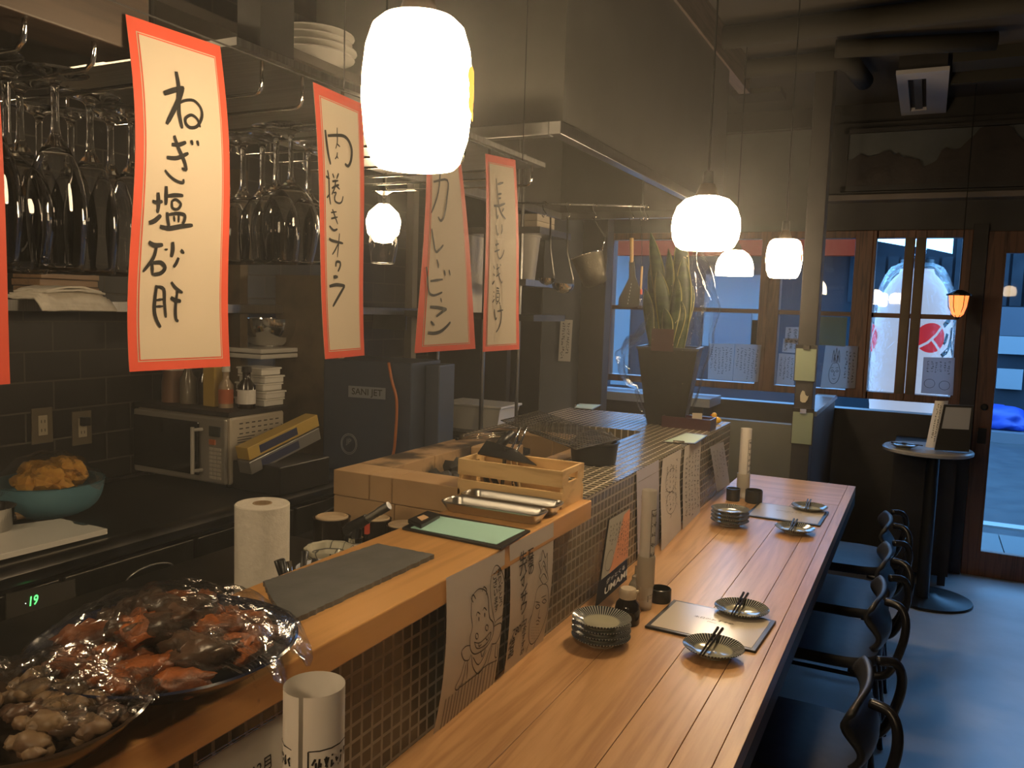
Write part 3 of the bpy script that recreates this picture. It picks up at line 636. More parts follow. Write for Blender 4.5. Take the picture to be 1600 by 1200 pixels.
# microwave
t = thing('microwave', (-2.38, 2.24, KZ), 'silver microwave oven with dark door and keypad on the kitchen counter', 'microwave')
G().box(-2.615, -2.145, 2.115, 2.39, KZ + .012, 1.085).build('housing', noisy('cream_enamel', (.46, .40, .31), (.50, .44, .34), 3, .35), t, W=True, bev=.012)
f = G().box(-2.612, -2.148, 2.098, 2.113, KZ + .016, 1.080).build('front_panel', mat('silver_plastic', (.40, .37, .32), .35, .5), t, W=True, bev=.01)
d = G().box(-2.60, -2.27, 2.088, 2.097, KZ + .04, 1.06).build('door_window', mat('dark_glass', (.008, .007, .006), .12), t, W=True, bev=.012)
g = G(); pz0, pz1 = KZ + .05, 1.045; g.tube([(-2.268, 2.062, pz0), (-2.268, 2.062, pz1)], .007, 10); g.tube([(-2.255, 2.095, pz0 + .01), (-2.266, 2.062, pz0 + .01)], .006, 8); g.tube([(-2.255, 2.095, pz1 - .01), (-2.266, 2.062, pz1 - .01)], .006, 8)
g.build('handle', mat('grey_plastic', (.45, .42, .37), .4), d, W=True, smooth=40)
g = G(); g.box(-2.222, -2.172, 2.093, 2.098, 1.015, 1.05); g.build('display', mat('lcd', (.05, .055, .05), .25), t, W=True)
g = G(); g.box(-2.222, -2.195, 2.093, 2.098, .985, 1.003); g.build('start_button', mat('orange_key', (.50, .14, .05), .5), t, W=True)
g = G()
for r in range(8):
    for c in range(3): x = -2.222 + c * .019; z = .965 - r * .0145; g.box(x, x + .015, 2.0945, 2.098, z, z + .009)
g.build('keypad', mat('key_grey', (.55, .50, .42), .5), t, W=True)
g = G()
for r in range(3):
    for c in range(7): y = 2.16 + c * .03; z = 1.055 - r * .018; g.box(-2.1445, -2.1435, y, y + .016, z, z + .004)
for r in range(10): g.box(-2.1445, -2.1435, 2.37, 2.374, .90 + r * .014, .908 + r * .014)
for r in range(14): g.box(-2.1445, -2.1435, 2.15, 2.15 + random.uniform(.05, .09), .89 + r * .009, .893 + r * .009)
g.build('vent_print', M_ink2, t, W=True)
for x in (-2.58, -2.18): G().cyl(.012, 0, .014, 12, (x, 2.15, KZ - .003)).build('foot', M_black, t, W=True)
# tray board on top of microwave + jars
o = on('microwave_board', G().box(-.24, .24, -.15, .15, 0, .016), M_darker, (-2.38, 2.255, 1.086), 'thin dark board lying on the microwave under the jars', 'board')
def jar(x, y, r, h, body, cap, label, z=1.103, cat='jar', nm='sauce_bottle', lab=None, neck=.45):
    t = thing(nm, (x, y, z), label, cat)
    G().lathe([(1e-4, 0), (r, 0), (r, h * .62), (r * neck, h * .8), (r * neck, h), (1e-4, h)], 20).build('body', body, t, smooth=40)
    G().lathe([(1e-4, h), (r * neck * 1.25, h), (r * neck * 1.2, h + .02), (1e-4, h + .022)], 16).build('cap', cap, t, smooth=40)
    if lab: G().lathe([(r * 1.015, h * .12), (r * 1.015, h * .52)], 20).build('label', lab, t, smooth=0)
    return t
M_amber = mat('amber_sauce', (.20, .07, .02), .15); M_yel = mat('yellow_tin', (.50, .34, .08), .4); M_dkb = mat('dark_bottle', (.02, .014, .01), .12)
jar(-2.52, 2.2, .04, .12, mat('pinkish_jar', (.25, .14, .09), .3), M_cer, 'squat reddish jar at the wall end of the microwave top', neck=.9)
jar(-2.44, 2.2, .03, .15, mat('dull_clear', (.18, .15, .11), .15), M_darker, 'cloudy brown bottle beside the squat reddish jar')
jar(-2.38, 2.22, .028, .14, M_dkb, M_red, 'dark bottle with a red cap on the microwave')
o = on('yellow_carton', G().box(-.028, .028, -.02, .02, 0, .15), M_yel, (-2.315, 2.2, 1.103), 'tall yellow carton among the bottles on the microwave', 'carton', bev=.002)
jar(-2.25, 2.2, .026, .13, mat('clear_sauce', (.35, .26, .17), .1), M_cer, 'pale glass bottle with red print in front of the yellow carton', lab=mat('red_print', (.45, .12, .05), .5))
t = jar(-2.19, 2.24, .032, .13, M_dkb, M_darker, 'black bottle with a white picture label at the microwave edge', lab=M_white)
for k in range(5):
    g = G(); g.box(-.075 + .004 * k, .075 - .004 * k, -.05, .05, 0, .024); g.box(-.08 + .004 * k, .08 - .004 * k, -.054, .054, .020, .027)
    on('food_tub', g, M_cer, (-2.235 + .012 * (k % 2), 2.35, 1.103 + .0285 * k), 'white lidded food tub stacked at the back of the microwave top', 'food tub', 'white tubs stacked on the microwave', bev=.003)
# film boxes leaning on a black box beside the microwave
t = on('black_bin', G().box(-.14, .1, -.13, .13, 0, .10), M_blackp, (-1.99 - .04, 2.26, KZ + .001), 'black plastic bin right of the microwave under the wrap boxes', 'bin', bev=.004)
bp = AX(415, 715, -2.02)
for k, (mt, lb, dz, dy) in enumerate(((M_yel, 'yellow and blue kitchen wrap box leaning by the microwave', .05, 0), (mat('foil_silver', (.35, .34, .32), .3, .6), 'silver foil box lying under the yellow wrap box', 0, .01))):
    t = thing('wrap_box', (-2.03, 2.24 + dy, .945 + dz), lb, 'wrap box'); t.rotation_euler = (math.radians(14), 0, math.radians(-4))
    G().box(-.03, .03, -.17, .17, -.0, .045).build('carton', mt, t, bev=.002)
    G().box(-.02, .0305, -.12, .06, .008, .036).build('label', mat('navy_label', (.02, .03, .09), .5), t)
# power sockets
for (x, y, lb) in ((65, 672, 'wall socket plate with nothing plugged in above the yellow food basin'), (127, 675, 'wall socket plate with a black plug beside the microwave')):
    p = AX(x, y, -2.63); t = thing('wall_socket', (-2.63, p.y, p.z - .045), lb, 'socket')
    G().box(.0, .006, -.037, .037, 0, .12).build('plate', mat('dull_plate', (.12, .095, .06), .45), t, bev=.002); G().box(.006, .009, -.016, .016, .028, .095).build('outlet', mat('ivory', (.40, .34, .24), .4), t, bev=.001)
    g = G()
    for z in (.045, .075):
        for yy in (-.006, .006): g.box(.009, .0095, yy - .0012, yy + .0012, z - .005, z + .005)
    g.build('slots', M_black, t)
    if x > 100: G().box(.0095, .035, -.013, .013, .07, .1).build('plug', M_black, t, bev=.003)
# basin of tempura wrapped in film
p = AZ(76, 775, KZ); bx, by = -2.36, AX(76, 775, -2.36).y
bowl('blue_basin', .155, .10, mat('blue_plastic', (.10, .24, .30), .4), (bx, by, KZ), 'round light blue plastic basin full of yellow fritters on the kitchen counter', 'basin', foot=.6)
g = G(); rnd = random.Random(4)
M_frit = noisy('fritter', (.58, .32, .06), (.42, .20, .03), 30, .7, bump=.6)
for k in range(26):
    a = rnd.uniform(0, 6.3); r = .115 * math.sqrt(rnd.random()); s = rnd.uniform(.026, .042)
    on('fritter', G().blob((0, 0, 0), (s * 1.3, s, s * .8), k + 40, .5, 9, 6), M_frit, (bx + r * math.cos(a), by + r * math.sin(a), KZ + .105 + .05 * (1 - (r / .12) ** 2) * rnd.random()), 'crumbly yellow fritter heaped in the blue basin', 'fritter', 'fritters heaped in the blue basin', smooth=30)
def cover(nm, c, r, h, lab, mt=M_cling, seed=0, sag=.0, n=40, wr=.012, over=1.06, drop=.02, sx=1):
    def fn(u, v):
        a = 2 * PI * u; q = v * over; rr = r * q
        x, y = rr * math.cos(a) * sx, rr * math.sin(a)
        z = h * max(0, 1 - q * q) + wr * noise.noise(V((x * 28, y * 28, seed))) + wr * .5 * noise.noise(V((x * 70, y * 70, seed + 3)))
        if q > 1: z -= drop * (q - 1) / (over - 1) * (1 + .4 * math.sin(a * 17 + seed)); k = 1 + .02 * math.sin(a * 23); x *= k; y *= k
        return V((c[0] + x, c[1] + y, c[2] + z))
    g = G(); g.grid(fn, n * 2, n); o = g.build(nm, mt, W=True, smooth=0); tag(o, lab, 'cling film'); return o
cover('cling_film', (bx, by, KZ + .102), .153, .085, 'clear film stretched over the fritters in the blue basin', seed=2, n=24)
# chopping board and knife, tin at frame edge
P = [AZ(a, b, KZ + .016) for a, b in ((95, 810), (168, 826), (-160, 905), (-200, 850))]
g = G(); g.prism([(p.x, p.y) for p in P[::-1]], KZ + .001, KZ + .016); hp = [AZ(a, b, KZ + .0163) for a, b in ((113, 815), (128, 816), (138, 820), (130, 821), (116, 818))]
g.prism([(p.x, p.y) for p in hp], KZ + .0155, KZ + .0166, 1)
o = g.build('chopping_board', [M_cer, M_ctop], W=True, bev=.003); tag(o, 'white plastic chopping board lying on the steel kitchen counter', 'chopping board')
t = thing('kitchen_knife', (-2.2, 1.25, KZ), 'kitchen knife with a pale wooden handle behind the chopping board', 'knife')
a, b, c = AZ(70, 797, KZ + .02), AZ(22, 807, KZ + .02), AZ(-60, 822, KZ + .02); g = G(); g.tube([a, (a + b) / 2, b], [.011, .013, .012], 10); g.build('handle', wood('knife_handle', (.38, .24, .12), (.42, .27, .14), (.3, .18, .09), 'Y'), t, W=True, smooth=40)
g = G(); g.tube([b, b.lerp(c, .12)], .012, 10); g.build('ferrule', M_black, t, W=True, smooth=40)
d = (c - b).normalized(); q = V((-d.y, d.x, 0)) * .02; g = G(); g.add([b + q + V((0, 0, -.005)), b - q + V((0, 0, -.005)), c + V((0, 0, -.01)), b + q + V((0, 0, -.003)), b - q + V((0, 0, -.003)), c + V((0, 0, -.008))], [(0, 1, 2), (3, 5, 4), (0, 3, 4, 1), (1, 4, 5, 2), (2, 5, 3, 0)]); g.build('blade', M_chrome, t, W=True)
p = AZ(0, 790, KZ); g = G(); g.lathe([(1e-4, 0), (.05, 0), (.062, .08), (.066, .082), (.06, .08), (.048, .003), (1e-4, .003)], 48)
on('foil_case', g, M_chrome, (AX(0, 770, -2.25).x, AX(0, 770, -2.25).y - .03, KZ), 'crinkled silver foil cup at the edge beside the blue basin', 'foil cup', smooth=0)
# blue machine panel (dish washer)
t = thing('dish_washer', (-1.985, 2.78, 0), 'tall dark blue cabinet marked SANI JET behind the second banner', 'machine', rz=math.radians(8))
G().box(-.195, .195, -.12, .16, 0, 1.268).build('cabinet', M_blue, t, bev=.004)
G().box(.199, .26, .0, .16, .3, 1.255).build('side_cover', noisy('side_blue', (.05, .065, .10), (.06, .075, .11), 2, .4), t, bev=.004)
G().box(-.08, .085, -.123, -.1205, 1.12, 1.165).build('name_plate', mat('name_plate', (.22, .24, .27), .4), t)
vs, fs = tmesh('SANI JET', .036, .0004); G().add([(p.x + .003, -.1236, 1.143 + p.y) for p in vs], fs).build('lettering', M_ink, t)
g = G()
for r in (.036, .031):
    g.tube([(-.075 + r * math.cos(k * PI / 16), -.1215, .93 + .0 + r * 1.15 * math.sin(k * PI / 16)) for k in range(32)], .0012, 5, closed=True)
vs, fs = tmesh('JP', .03); g.add([(p.x - .075, -.1225, .94 + p.y) for p in vs], fs); vs, fs = tmesh('HOSHIZ', .011); 
g.build('round_seal', mat('seal_grey', (.3, .32, .34), .5), t)
g = G(); g.curve([(.10, -.13, 1.266), (.125, -.15, 1.2), (.15, -.155, 1.12), (.145, -.15, .98), (.13, -.14, .90), (.10, -.135, .80)], .006, 8); g.build('orange_hose', mat('orange_hose', (.45, .14, .04), .4), t, smooth=0)
# far kitchen: wire rack with tubs
t = thing('wire_rack', (-2.0, 3.5, 0), 'steel pole rack with a white shelf board beyond the blue cabinet', 'rack')
ry = 3.5
P = {k: AY(k, 600, ry) for k in (683, 753, 808)}
for k, p in P.items(): G().cyl(.011 if k == 753 else .008, 0, 2.2, 12, (p.x, ry, 0)).build('pole', M_steel, t, W=True, smooth=40)
z1 = AY(705, 672, ry).z; xa, xb = AY(632, 660, ry).x, AY(830, 690, ry).x
G().box(xa, xb, ry - .02, ry + .45, z1 - .02, z1).build('shelf_board', M_steeld, t, W=True); G().box(xa, AY(705, 672, ry).x, ry - .04, ry - .021, z1 - .018, z1 + .004).build('white_edge', M_cer, t, W=True)
zt = AY(700, 487, ry).z; G().box(xa, xb, ry - .02, ry + .35, zt - .03, zt).build('upper_board', M_steeld, t, W=True)
zt2 = AY(815, 355, ry).z; G().box(P[683].x, P[808].x + .1, ry - .02, ry + .35, zt2 - .03, zt2).build('top_board', M_steel, t, W=True)
p = AY(683, 640, ry + .14); q = AY(735, 660, ry + .14)
bowl('white_bowl', .085, .11, M_cer, (p.x, ry + .14, z1 + .001), 'white plastic bowl on the lower board of the pole rack', foot=.45)
t = thing('white_tub', (AY(742, 660, ry + .1).x, ry + .16, z1 + .001), 'white rectangular plastic tub on the pole rack beside the bowl', 'tub')
g = G(); g.add([(x * s, y * s2, z) for z, s, s2 in ((0, .14, .09), (.12, .165, .11)) for x, y in ((-1, -1), (1, -1), (1, 1), (-1, 1))], [(3, 2, 1, 0), (0, 1, 5, 4), (1, 2, 6, 5), (2, 3, 7, 6), (3, 0, 4, 7)]); g.build('body', M_cer, t)
g = G(); g.box(-.175, .175, -.118, .118, .118, .13); g.build('lid', M_cer, t, bev=.003)
# trays standing upright on the upper board, cartons
for k, (x, wd) in enumerate(((728, .01), (734, .01), (740, .012))):
    p = AY(x, 480, ry + .1); on('upright_board', G().box(-.012, .008, -.12, .12, 0, .40), M_towel, (p.x, ry + .13, zt + .001), 'pale board standing upright on the rack between the third and fourth banners', 'board', 'upright boards on the pole rack')
for k, (y0, y1) in enumerate(((352, 342), (341, 332))):
    on('flat_carton', G().box(-.08, .08, -.1, .1, 0, .03), M_cream, (AY(812, 345, ry).x, ry + .12, zt2 + .001 + k * .032), 'pale flat carton on the rack top right of the last banner', 'carton', 'flat cartons on the rack top')
on('grey_bin', G().lathe([(1e-4, 0), (.07, 0), (.09, .2), (.095, .2), (.095, .215), (1e-4, .215)], 20), mat('grey_tub', (.30, .28, .25), .5), (AY(812, 430, ry + .1).x, ry + .11, AY(812, 436, ry).z), 'grey plastic tub on the rack right of the last banner', 'tub', smooth=30)
zb_ = AY(812, 436, ry).z; 
t2 = G().box(AY(790, 400, ry).x, AY(826, 400, ry).x, ry - .02, ry + .3, zb_ - .03, zb_ - .001).build('middle_board', M_steel, bpy.data.objects['wire_rack'], W=True)
struct(G().box(AY(622, 600, 3.9).x, AY(641, 600, 3.9).x, 3.9, 3.95, 0, 2.779).build('wall_stud', noisy('stud_paint', (.28, .25, .20), (.32, .29, .23), 3, .6)))
struct(G().box(-2.63, pa(846) , 4.15, 4.2, 0, 2.78).build('wall_rear_kitchen', M_dark))
# ================================================================ PENDANT LAMPS
def pendant(px, dep, r, h, kind, label, capw=.35, es=LAMP_E, c=None):
    M_lamp = mat('lit_opal_glass_%d' % es, (.85, .80, .72), .25, emit=(1.0, .74, .44), es=es)
    c = c or AD(px[0], px[1], dep); z0 = c.z - h / 2
    t = thing('pendant_lamp', (c.x, c.y, z0), label, 'pendant lamp', 'pendant lamps over the counter')
    if kind == 'barrel': pr = [(r * .70, 0), (r * .80, h * .04), (r * .93, h * .2), (r, h * .45), (r * .985, h * .62), (r * .93, h * .8), (r * .82, h * .93), (r * .66, h * .985), (r * .35, h)]
    elif kind == 'bowl': pr = [(r * .70, 0), (r * .84, h * .06), (r * .95, h * .2), (r, h * .4), (r * .97, h * .6), (r * .86, h * .8), (r * .64, h * .94), (r * .38, h)]
    else: pr = [(r * .97, 0), (r, h * .12), (r * .98, h * .4), (r * .88, h * .65), (r * .68, h * .86), (r * .4, h)]
    P = []   # smooth the profile
    for i in range(len(pr) - 1):
        for k in range(3): f = k / 3; P.append((pr[i][0] * (1 - f) + pr[i + 1][0] * f, pr[i][1] * (1 - f) + pr[i + 1][1] * f))
    P.append(pr[-1]); inner = [(a - .003, b) for a, b in P[::-1]]
    G().lathe(P + inner + [P[0]], 36).build('shade', M_lamp, t, smooth=0)
    G().lathe([(1e-4, h + .03), (r * capw * .6, h + .03), (r * capw, h + .004), (r * capw * 1.1, h - .001), (1e-4, h - .001)], 20).build('cap', mat('bronze_cap', (.10, .08, .06), .35, .8), t, smooth=40)
    G().lathe([(1e-4, h + .06), (.012, h + .06), (.014, h + .03), (1e-4, h + .03)], 14).build('socket', M_black, t, smooth=40)
    G().tube([(0, 0, h + .055), (0, 0, 2.779 - z0)], .0028, 6).build('cord', M_black, t)
    return t
A = pendant((652, 146), .84, .0565, .148, 'barrel', 'large glowing barrel-shaped opal pendant lamp hanging in front of the second and third banners', es=36)
pendant(None, 0, .083, .128, 'bowl', 'added rounded opal pendant lamp over the near end of the counter, out of the picture', c=V((-.38, -.55, 1.76)), es=80)  # added out of view to brighten the near counter
pendant(None, 0, .075, .12, 'dome', 'added dome opal pendant lamp over the kitchen counter, out of the picture', c=V((-1.95, .25, 2.20)), es=70)  # unseen extra lamp, put in to light the kitchen side
pendant(None, 0, .083, .128, 'bowl', 'added rounded opal pendant lamp over the room behind the photographer, out of the picture', c=V((.9, -1.2, 1.9)), es=14)  # weak unseen lamp added behind the camera for overall brightness
o = G(); 
for k, (a, z, s) in enumerate(((.24, .088, .011), (.30, .075, .012), (.24, .062, .009), (.33, .052, .006))):
    q = a; r = .0568; o.grid(lambda u, v: V(((r + .0006) * math.cos(q + (u - .5) * s / r * 2 * math.sqrt(max(0, 1 - (2 * v - 1) ** 2))), (r + .0006) * math.sin(q + (u - .5) * s / r * 2 * math.sqrt(max(0, 1 - (2 * v - 1) ** 2))), z + (v - .5) * s * 2)), 6, 8)
o.build('flower_motif', emis('motif_yellow', (1, .5, .05), 1.4), A, smooth=0)
pendant((1103, 349), 2.02, .083, .128, 'bowl', 'glowing rounded opal pendant lamp beside the potted plant')
pendant((1148, 411), 3.9, .088, .118, 'dome', 'small glowing dome-shaped pendant lamp, lowest of the far group')
B = pendant((1225, 404), 2.82, .060, .132, 'barrel', 'small glowing barrel-shaped pendant lamp hanging by the dark post')
g = G(); g.grid(lambda u, v: V((.0608 * math.cos(-.35 + u * .25), .0608 * math.sin(-.35 + u * .25), .050 + v * .03)), 4, 4); g.build('red_motif', emis('motif_red', (1, .12, .03), 1.2), B, smooth=0)
c = AD(599, 350, 2.12)
t = thing('added_bulb', (c.x, c.y, c.z - .05), 'added bulb making the bright spot behind the hanging wine glasses', 'added bulb')  # bulb put in to make the bright spot behind the glasses
G().lathe([(1e-4, 0), (.024, .004), (.040, .026), (.045, .056), (.038, .078), (.02, .095), (.014, .10), (1e-4, .10)], 24).build('bulb', mat('bulb_glow', (1, .9, .7), .3, emit=(1, .72, .42), es=30), t, smooth=0)
G().cyl(.015, .10, .14, 14).build('socket', M_black, t, smooth=40)
G().tube([(0, 0, .14), (0, 0, 2.779 - t.location.z)], .003, 6).build('cord', M_black, t)
# amber carriage lamp by the door
p = AY(1497, 478, 5.0); t = thing('amber_lantern', (p.x, 5.0, AY(1497, 497, 5.0).z), 'small amber glass lantern hanging in front of the window stile', 'lantern')
h = AY(1497, 462, 5.0).z - t.location.z; r = .048
g = G(); g.lathe([(.012, .004), (r * .6, .02), (r * .85, h * .5), (r, h)], 12); g.build('glass', emis('amber_glow', (1, .22, .02), 1.6), t, smooth=20)
g = G(); g.lathe([(1e-4, h + .03), (.02, h + .03), (r * 1.25, h + .008), (r * 1.25, h), (1e-4, h)], 12); g.lathe([(1e-4, -.01), (.012, -.005), (.014, .006), (1e-4, .006)], 10)
for k in range(6): a = k * PI / 3; g.tube([(.016 * math.cos(a), .016 * math.sin(a), .003), (r * .95 * math.cos(a), r * .95 * math.sin(a), h * .5), (r * 1.06 * math.cos(a), r * 1.06 * math.sin(a), h)], .002, 5)
g.build('metal_cage', M_black, t)
G().tube([(0, 0, h + .03), (0, 0, 2.779 - t.location.z)], .0025, 5).build('cord', M_black, t)
b = G().lathe([(1e-4, h * .45), (.014, h * .5), (.016, h * .7), (1e-4, h * .95)], 12).build('bulb', emis('amber_bulb', (1, .55, .15), 6), t, smooth=0)
# ================================================================ SOFFIT, RAIL, BANNERS
BX = -.785
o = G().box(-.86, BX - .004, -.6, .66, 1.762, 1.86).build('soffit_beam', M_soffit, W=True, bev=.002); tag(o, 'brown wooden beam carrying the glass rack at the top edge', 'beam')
o = G().box(-.90, BX + .004, -.6, .655, 1.861, 1.885).build('white_board', M_cer, W=True, bev=.004); tag(o, 'pale rounded board lying along the top of the wooden beam', 'board')
t = thing('hanging_rail', (BX, 1.1, 1.80), 'thin dark rail the red-bordered banners hang from', 'rail')
G().tube([(BX - .004, .60, 1.806), (BX - .004, 1.62, 1.806)], .0012, 6).build('bar', M_dark, t, W=True)
for y in (1.00, 1.60): G().tube([(BX - .004, y, 1.806), (BX - .004, y, 2.779)], .0010, 6).build('hanger', M_dark, t, W=True)
def banner(px, label, curl, strokes, wd=.0035, X=None, org=(0, 0), sc=1, nm='menu_banner'):
    X = X or BX; s = Sheet(px, X=X, curl=curl)
    if s.n.x < 0: s.n = -s.n
    c = (s.P[0] + s.P[2]) / 2; t = thing(nm, (BX, c.y, min(p.z for p in s.P)), label, 'menu banner', 'red-bordered menu banners')
    g = G(); wm = (s.P[1] - s.P[0]).length; hm = (s.P[3] - s.P[0]).length; m = .0105
    s.patch(g, 0, 1, 0, 1, 0, 8, 24); s.patch(g, 0, 1, 0, 1, -.0006, 8, 24, 1)
    g.build('sheet', [M_red, M_cream], t, W=True, smooth=0)
    g = G()
    for k, (q, mi) in enumerate(((m, 0), (m + .0011, 1), (m + .0026, 0))): s.patch(g, q / wm, 1 - q / wm, (q + .004) / hm, 1 - q / hm, .0003 * (k + 1), 8, 24, mi)
    g.build('cream_field', [M_cream, M_red], t, W=True, smooth=0)
    g = G()
    for st in strokes: 
        w_ = st[0]; s.stroke(g, [(org[0] + a * sc, org[1] + b * sc) for a, b in st[1]], w_, .0018)
    g.build('brush_writing', M_ink, t, W=True)
    return t, s
k1 = 200 / 889
S1 = [(.0028, [(345, 205), (355, 290), (350, 400), (352, 480), (372, 575)]), (.003, [(248, 345), (320, 325), (395, 310)]), (.003, [(385, 318), (345, 400), (262, 545)]), (.002, [(350, 410), (400, 392), (460, 395), (505, 440), (515, 500), (480, 560), (430, 570), (397, 540), (400, 505), (440, 488), (480, 515), (500, 570)]),
 (.0025, [(315, 620), (345, 700), (390, 790), (410, 855)]), (.0025, [(300, 680), (350, 682), (400, 665)]), (.0025, [(268, 765), (340, 770), (418, 738)]), (.002, [(410, 855), (375, 838)]), (.0018, [(258, 850), (300, 895), (345, 925), (390, 938), (390, 912)]), (.0022, [(437, 652), (446, 686)]), (.0022, [(478, 655), (488, 692)])]
O2 = (0, (270 - 60) / k1)
S1b = [(.0024, [(222, 68), (232, 140), (230, 210)]), (.0022, [(190, 128), (225, 138), (258, 128)]), (.0028, [(178, 280), (215, 265), (255, 225)]), (.0024, [(275, 25), (280, 90), (282, 155)]), (.0024, [(285, 95), (340, 88), (398, 92)]), (.0018, [(322, 128), (330, 175), (365, 185), (385, 150), (350, 118), (322, 130)]),
 (.0022, [(296, 205), (305, 260), (318, 305)]), (.0022, [(300, 225), (360, 215), (415, 225), (420, 260), (408, 290)]), (.0016, [(345, 232), (352, 272)]), (.0016, [(378, 232), (380, 278)]), (.0028, [(255, 305), (320, 318), (400, 305), (480, 298)]),
 (.0028, [(190, 415), (230, 438), (288, 435)]), (.0022, [(245, 440), (230, 530), (168, 630)]), (.0022, [(225, 565), (235, 655)]), (.0025, [(228, 565), (285, 562), (315, 600), (290, 640), (238, 650)]), (.0025, [(312, 462), (313, 476)]), (.0026, [(352, 415), (358, 470), (352, 525)]), (.0022, [(412, 472), (437, 497)]), (.0022, [(402, 528), (388, 570), (372, 598)]),
 (.0024, [(268, 728), (262, 830), (262, 920), (280, 990), (308, 1045)]), (.0022, [(270, 740), (318, 758), (328, 860), (342, 972)]), (.0016, [(270, 840), (318, 832)]), (.0016, [(270, 888), (320, 885)]), (.002, [(365, 705), (400, 750), (448, 785)]), (.0026, [(368, 820), (400, 840), (440, 848)]), (.0022, [(412, 760), (405, 850), (405, 930), (412, 985), (428, 998)])]
banner([(196, 22), (344, 72), (368, 573), (213, 582)], 'red-bordered menu banner brushed with five large characters, nearest to the camera side', lambda u, v: .010 * math.sin(v * 5.5) * (1 - .3 * u) - .02 * max(0, v - .55) ** 2,
       [(w, [(a, b) for a, b in p]) for w, p in S1] + [(w, [(a + O2[0], b + O2[1]) for a, b in p]) for w, p in S1b], org=(190, 60), sc=k1)
k2 = 120 / 900
S2 = [(.0024, [(205, 160), (220, 300), (245, 470), (275, 595)]), (.0026, [(235, 235), (330, 225), (420, 230), (480, 290), (515, 400), (510, 530), (480, 605), (440, 580)]), (.0011, [(345, 125), (345, 200), (348, 280), (345, 330), (330, 395)]), (.0013, [(348, 335), (380, 370)]), (.0012, [(350, 440), (345, 490), (325, 525)]), (.0012, [(345, 485), (362, 520)]),
 (.0016, [(240, 665), (258, 760), (268, 900), (275, 990), (292, 1080)]), (.002, [(225, 740), (270, 770)]), (.0016, [(245, 1000), (280, 950)]), (.0016, [(300, 705), (320, 760)]), (.0016, [(370, 700), (350, 770)]), (.0018, [(300, 800), (370, 790)]), (.0018, [(298, 885), (345, 855), (380, 840)]), (.0014, [(340, 780), (330, 880), (300, 960)]), (.0016, [(345, 850), (390, 895)]), (.0015, [(320, 940), (350, 935), (335, 990), (345, 1040), (390, 1062), (420, 1040), (432, 975)])]
o2 = (150 / k2)
S2b = [(.0014, [(315, 10), (335, 60), (385, 185)]), (.0014, [(300, 50), (365, 38)]), (.0016, [(305, 120), (380, 100)]), (.0018, [(290, 205), (340, 255), (385, 240)]), (.0022, [(292, 350), (330, 375), (458, 405)]), (.0012, [(410, 290), (405, 420), (398, 565)]), (.0014, [(400, 410), (370, 480), (338, 535)]), (.002, [(385, 670), (390, 618), (430, 620), (435, 665), (412, 725)]), (.0028, [(362, 785), (414, 783)]), (.0026, [(318, 890), (400, 870), (500, 880)]), (.0024, [(495, 885), (440, 980), (365, 1110)])]
banner([(490, 128), (566, 162), (579, 556), (518, 562)], 'red-bordered menu banner half hidden behind the big lamp, hanging left of it', lambda u, v: .006 * math.sin(v * 4 + 1) - .006, [(w, p) for w, p in S2] + [(w, [(a, b + o2) for a, b in p]) for w, p in S2b], org=(480, 190), sc=k2)
S3 = [(.0024, [(260, -20), (410, -10), (400, 120), (370, 260), (335, 305), (305, 265)]), (.0022, [(340, -120), (310, 60), (235, 225)]), (.0024, [(240, 370), (260, 490), (285, 605), (320, 590), (362, 540)]), (.002, [(298, 695), (312, 750), (315, 800)]), (.0024, [(192, 775), (205, 900), (215, 1060), (235, 1140), (285, 1165), (365, 1125)]), (.0024, [(235, 962), (365, 945)]), (.0026, [(378, 830), (392, 900)]), (.0022, [(428, 828), (442, 898)])]
o3 = 140 / k2
S3b = [(.002, [(350, 160), (362, 230)]), (.003, [(238, 295), (330, 312), (420, 342)]), (.0026, [(418, 345), (360, 400), (308, 465)]), (.0026, [(250, 548), (292, 625)]), (.003, [(220, 768), (290, 780), (360, 750), (420, 670), (468, 572)])]
banner([(668, 200), (716, 218), (745, 545), (650, 552)], 'red-bordered menu banner hanging directly under the big barrel lamp', lambda u, v: .004 * math.sin(v * 4), [(w, p) for w, p in S3] + [(w, [(a, b + o3) for a, b in p]) for w, p in S3b], org=(640, 250), sc=k2)
k4 = .1
S4 = [(.0016, [(265, 120), (275, 250), (290, 400), (300, 480)]), (.0024, [(285, 198), (375, 178)]), (.0022, [(290, 330), (345, 322)]), (.002, [(300, 385), (335, 380)]), (.0026, [(225, 482), (300, 485), (398, 455)]), (.0018, [(262, 500), (275, 660), (290, 610)]), (.0018, [(300, 500), (345, 600), (405, 672)]), (.0022, [(378, 520), (350, 570)]), (.0014, [(258, 755), (275, 850), (290, 905), (296, 870)]), (.0016, [(348, 745), (355, 820), (340, 885)]),
 (.0016, [(275, 970), (280, 1100), (300, 1220), (330, 1260), (370, 1200), (390, 1120)]), (.0024, [(255, 1050), (305, 1030)]), (.002, [(245, 1150), (320, 1120)])]
o4 = 1100; q = 10 / 8
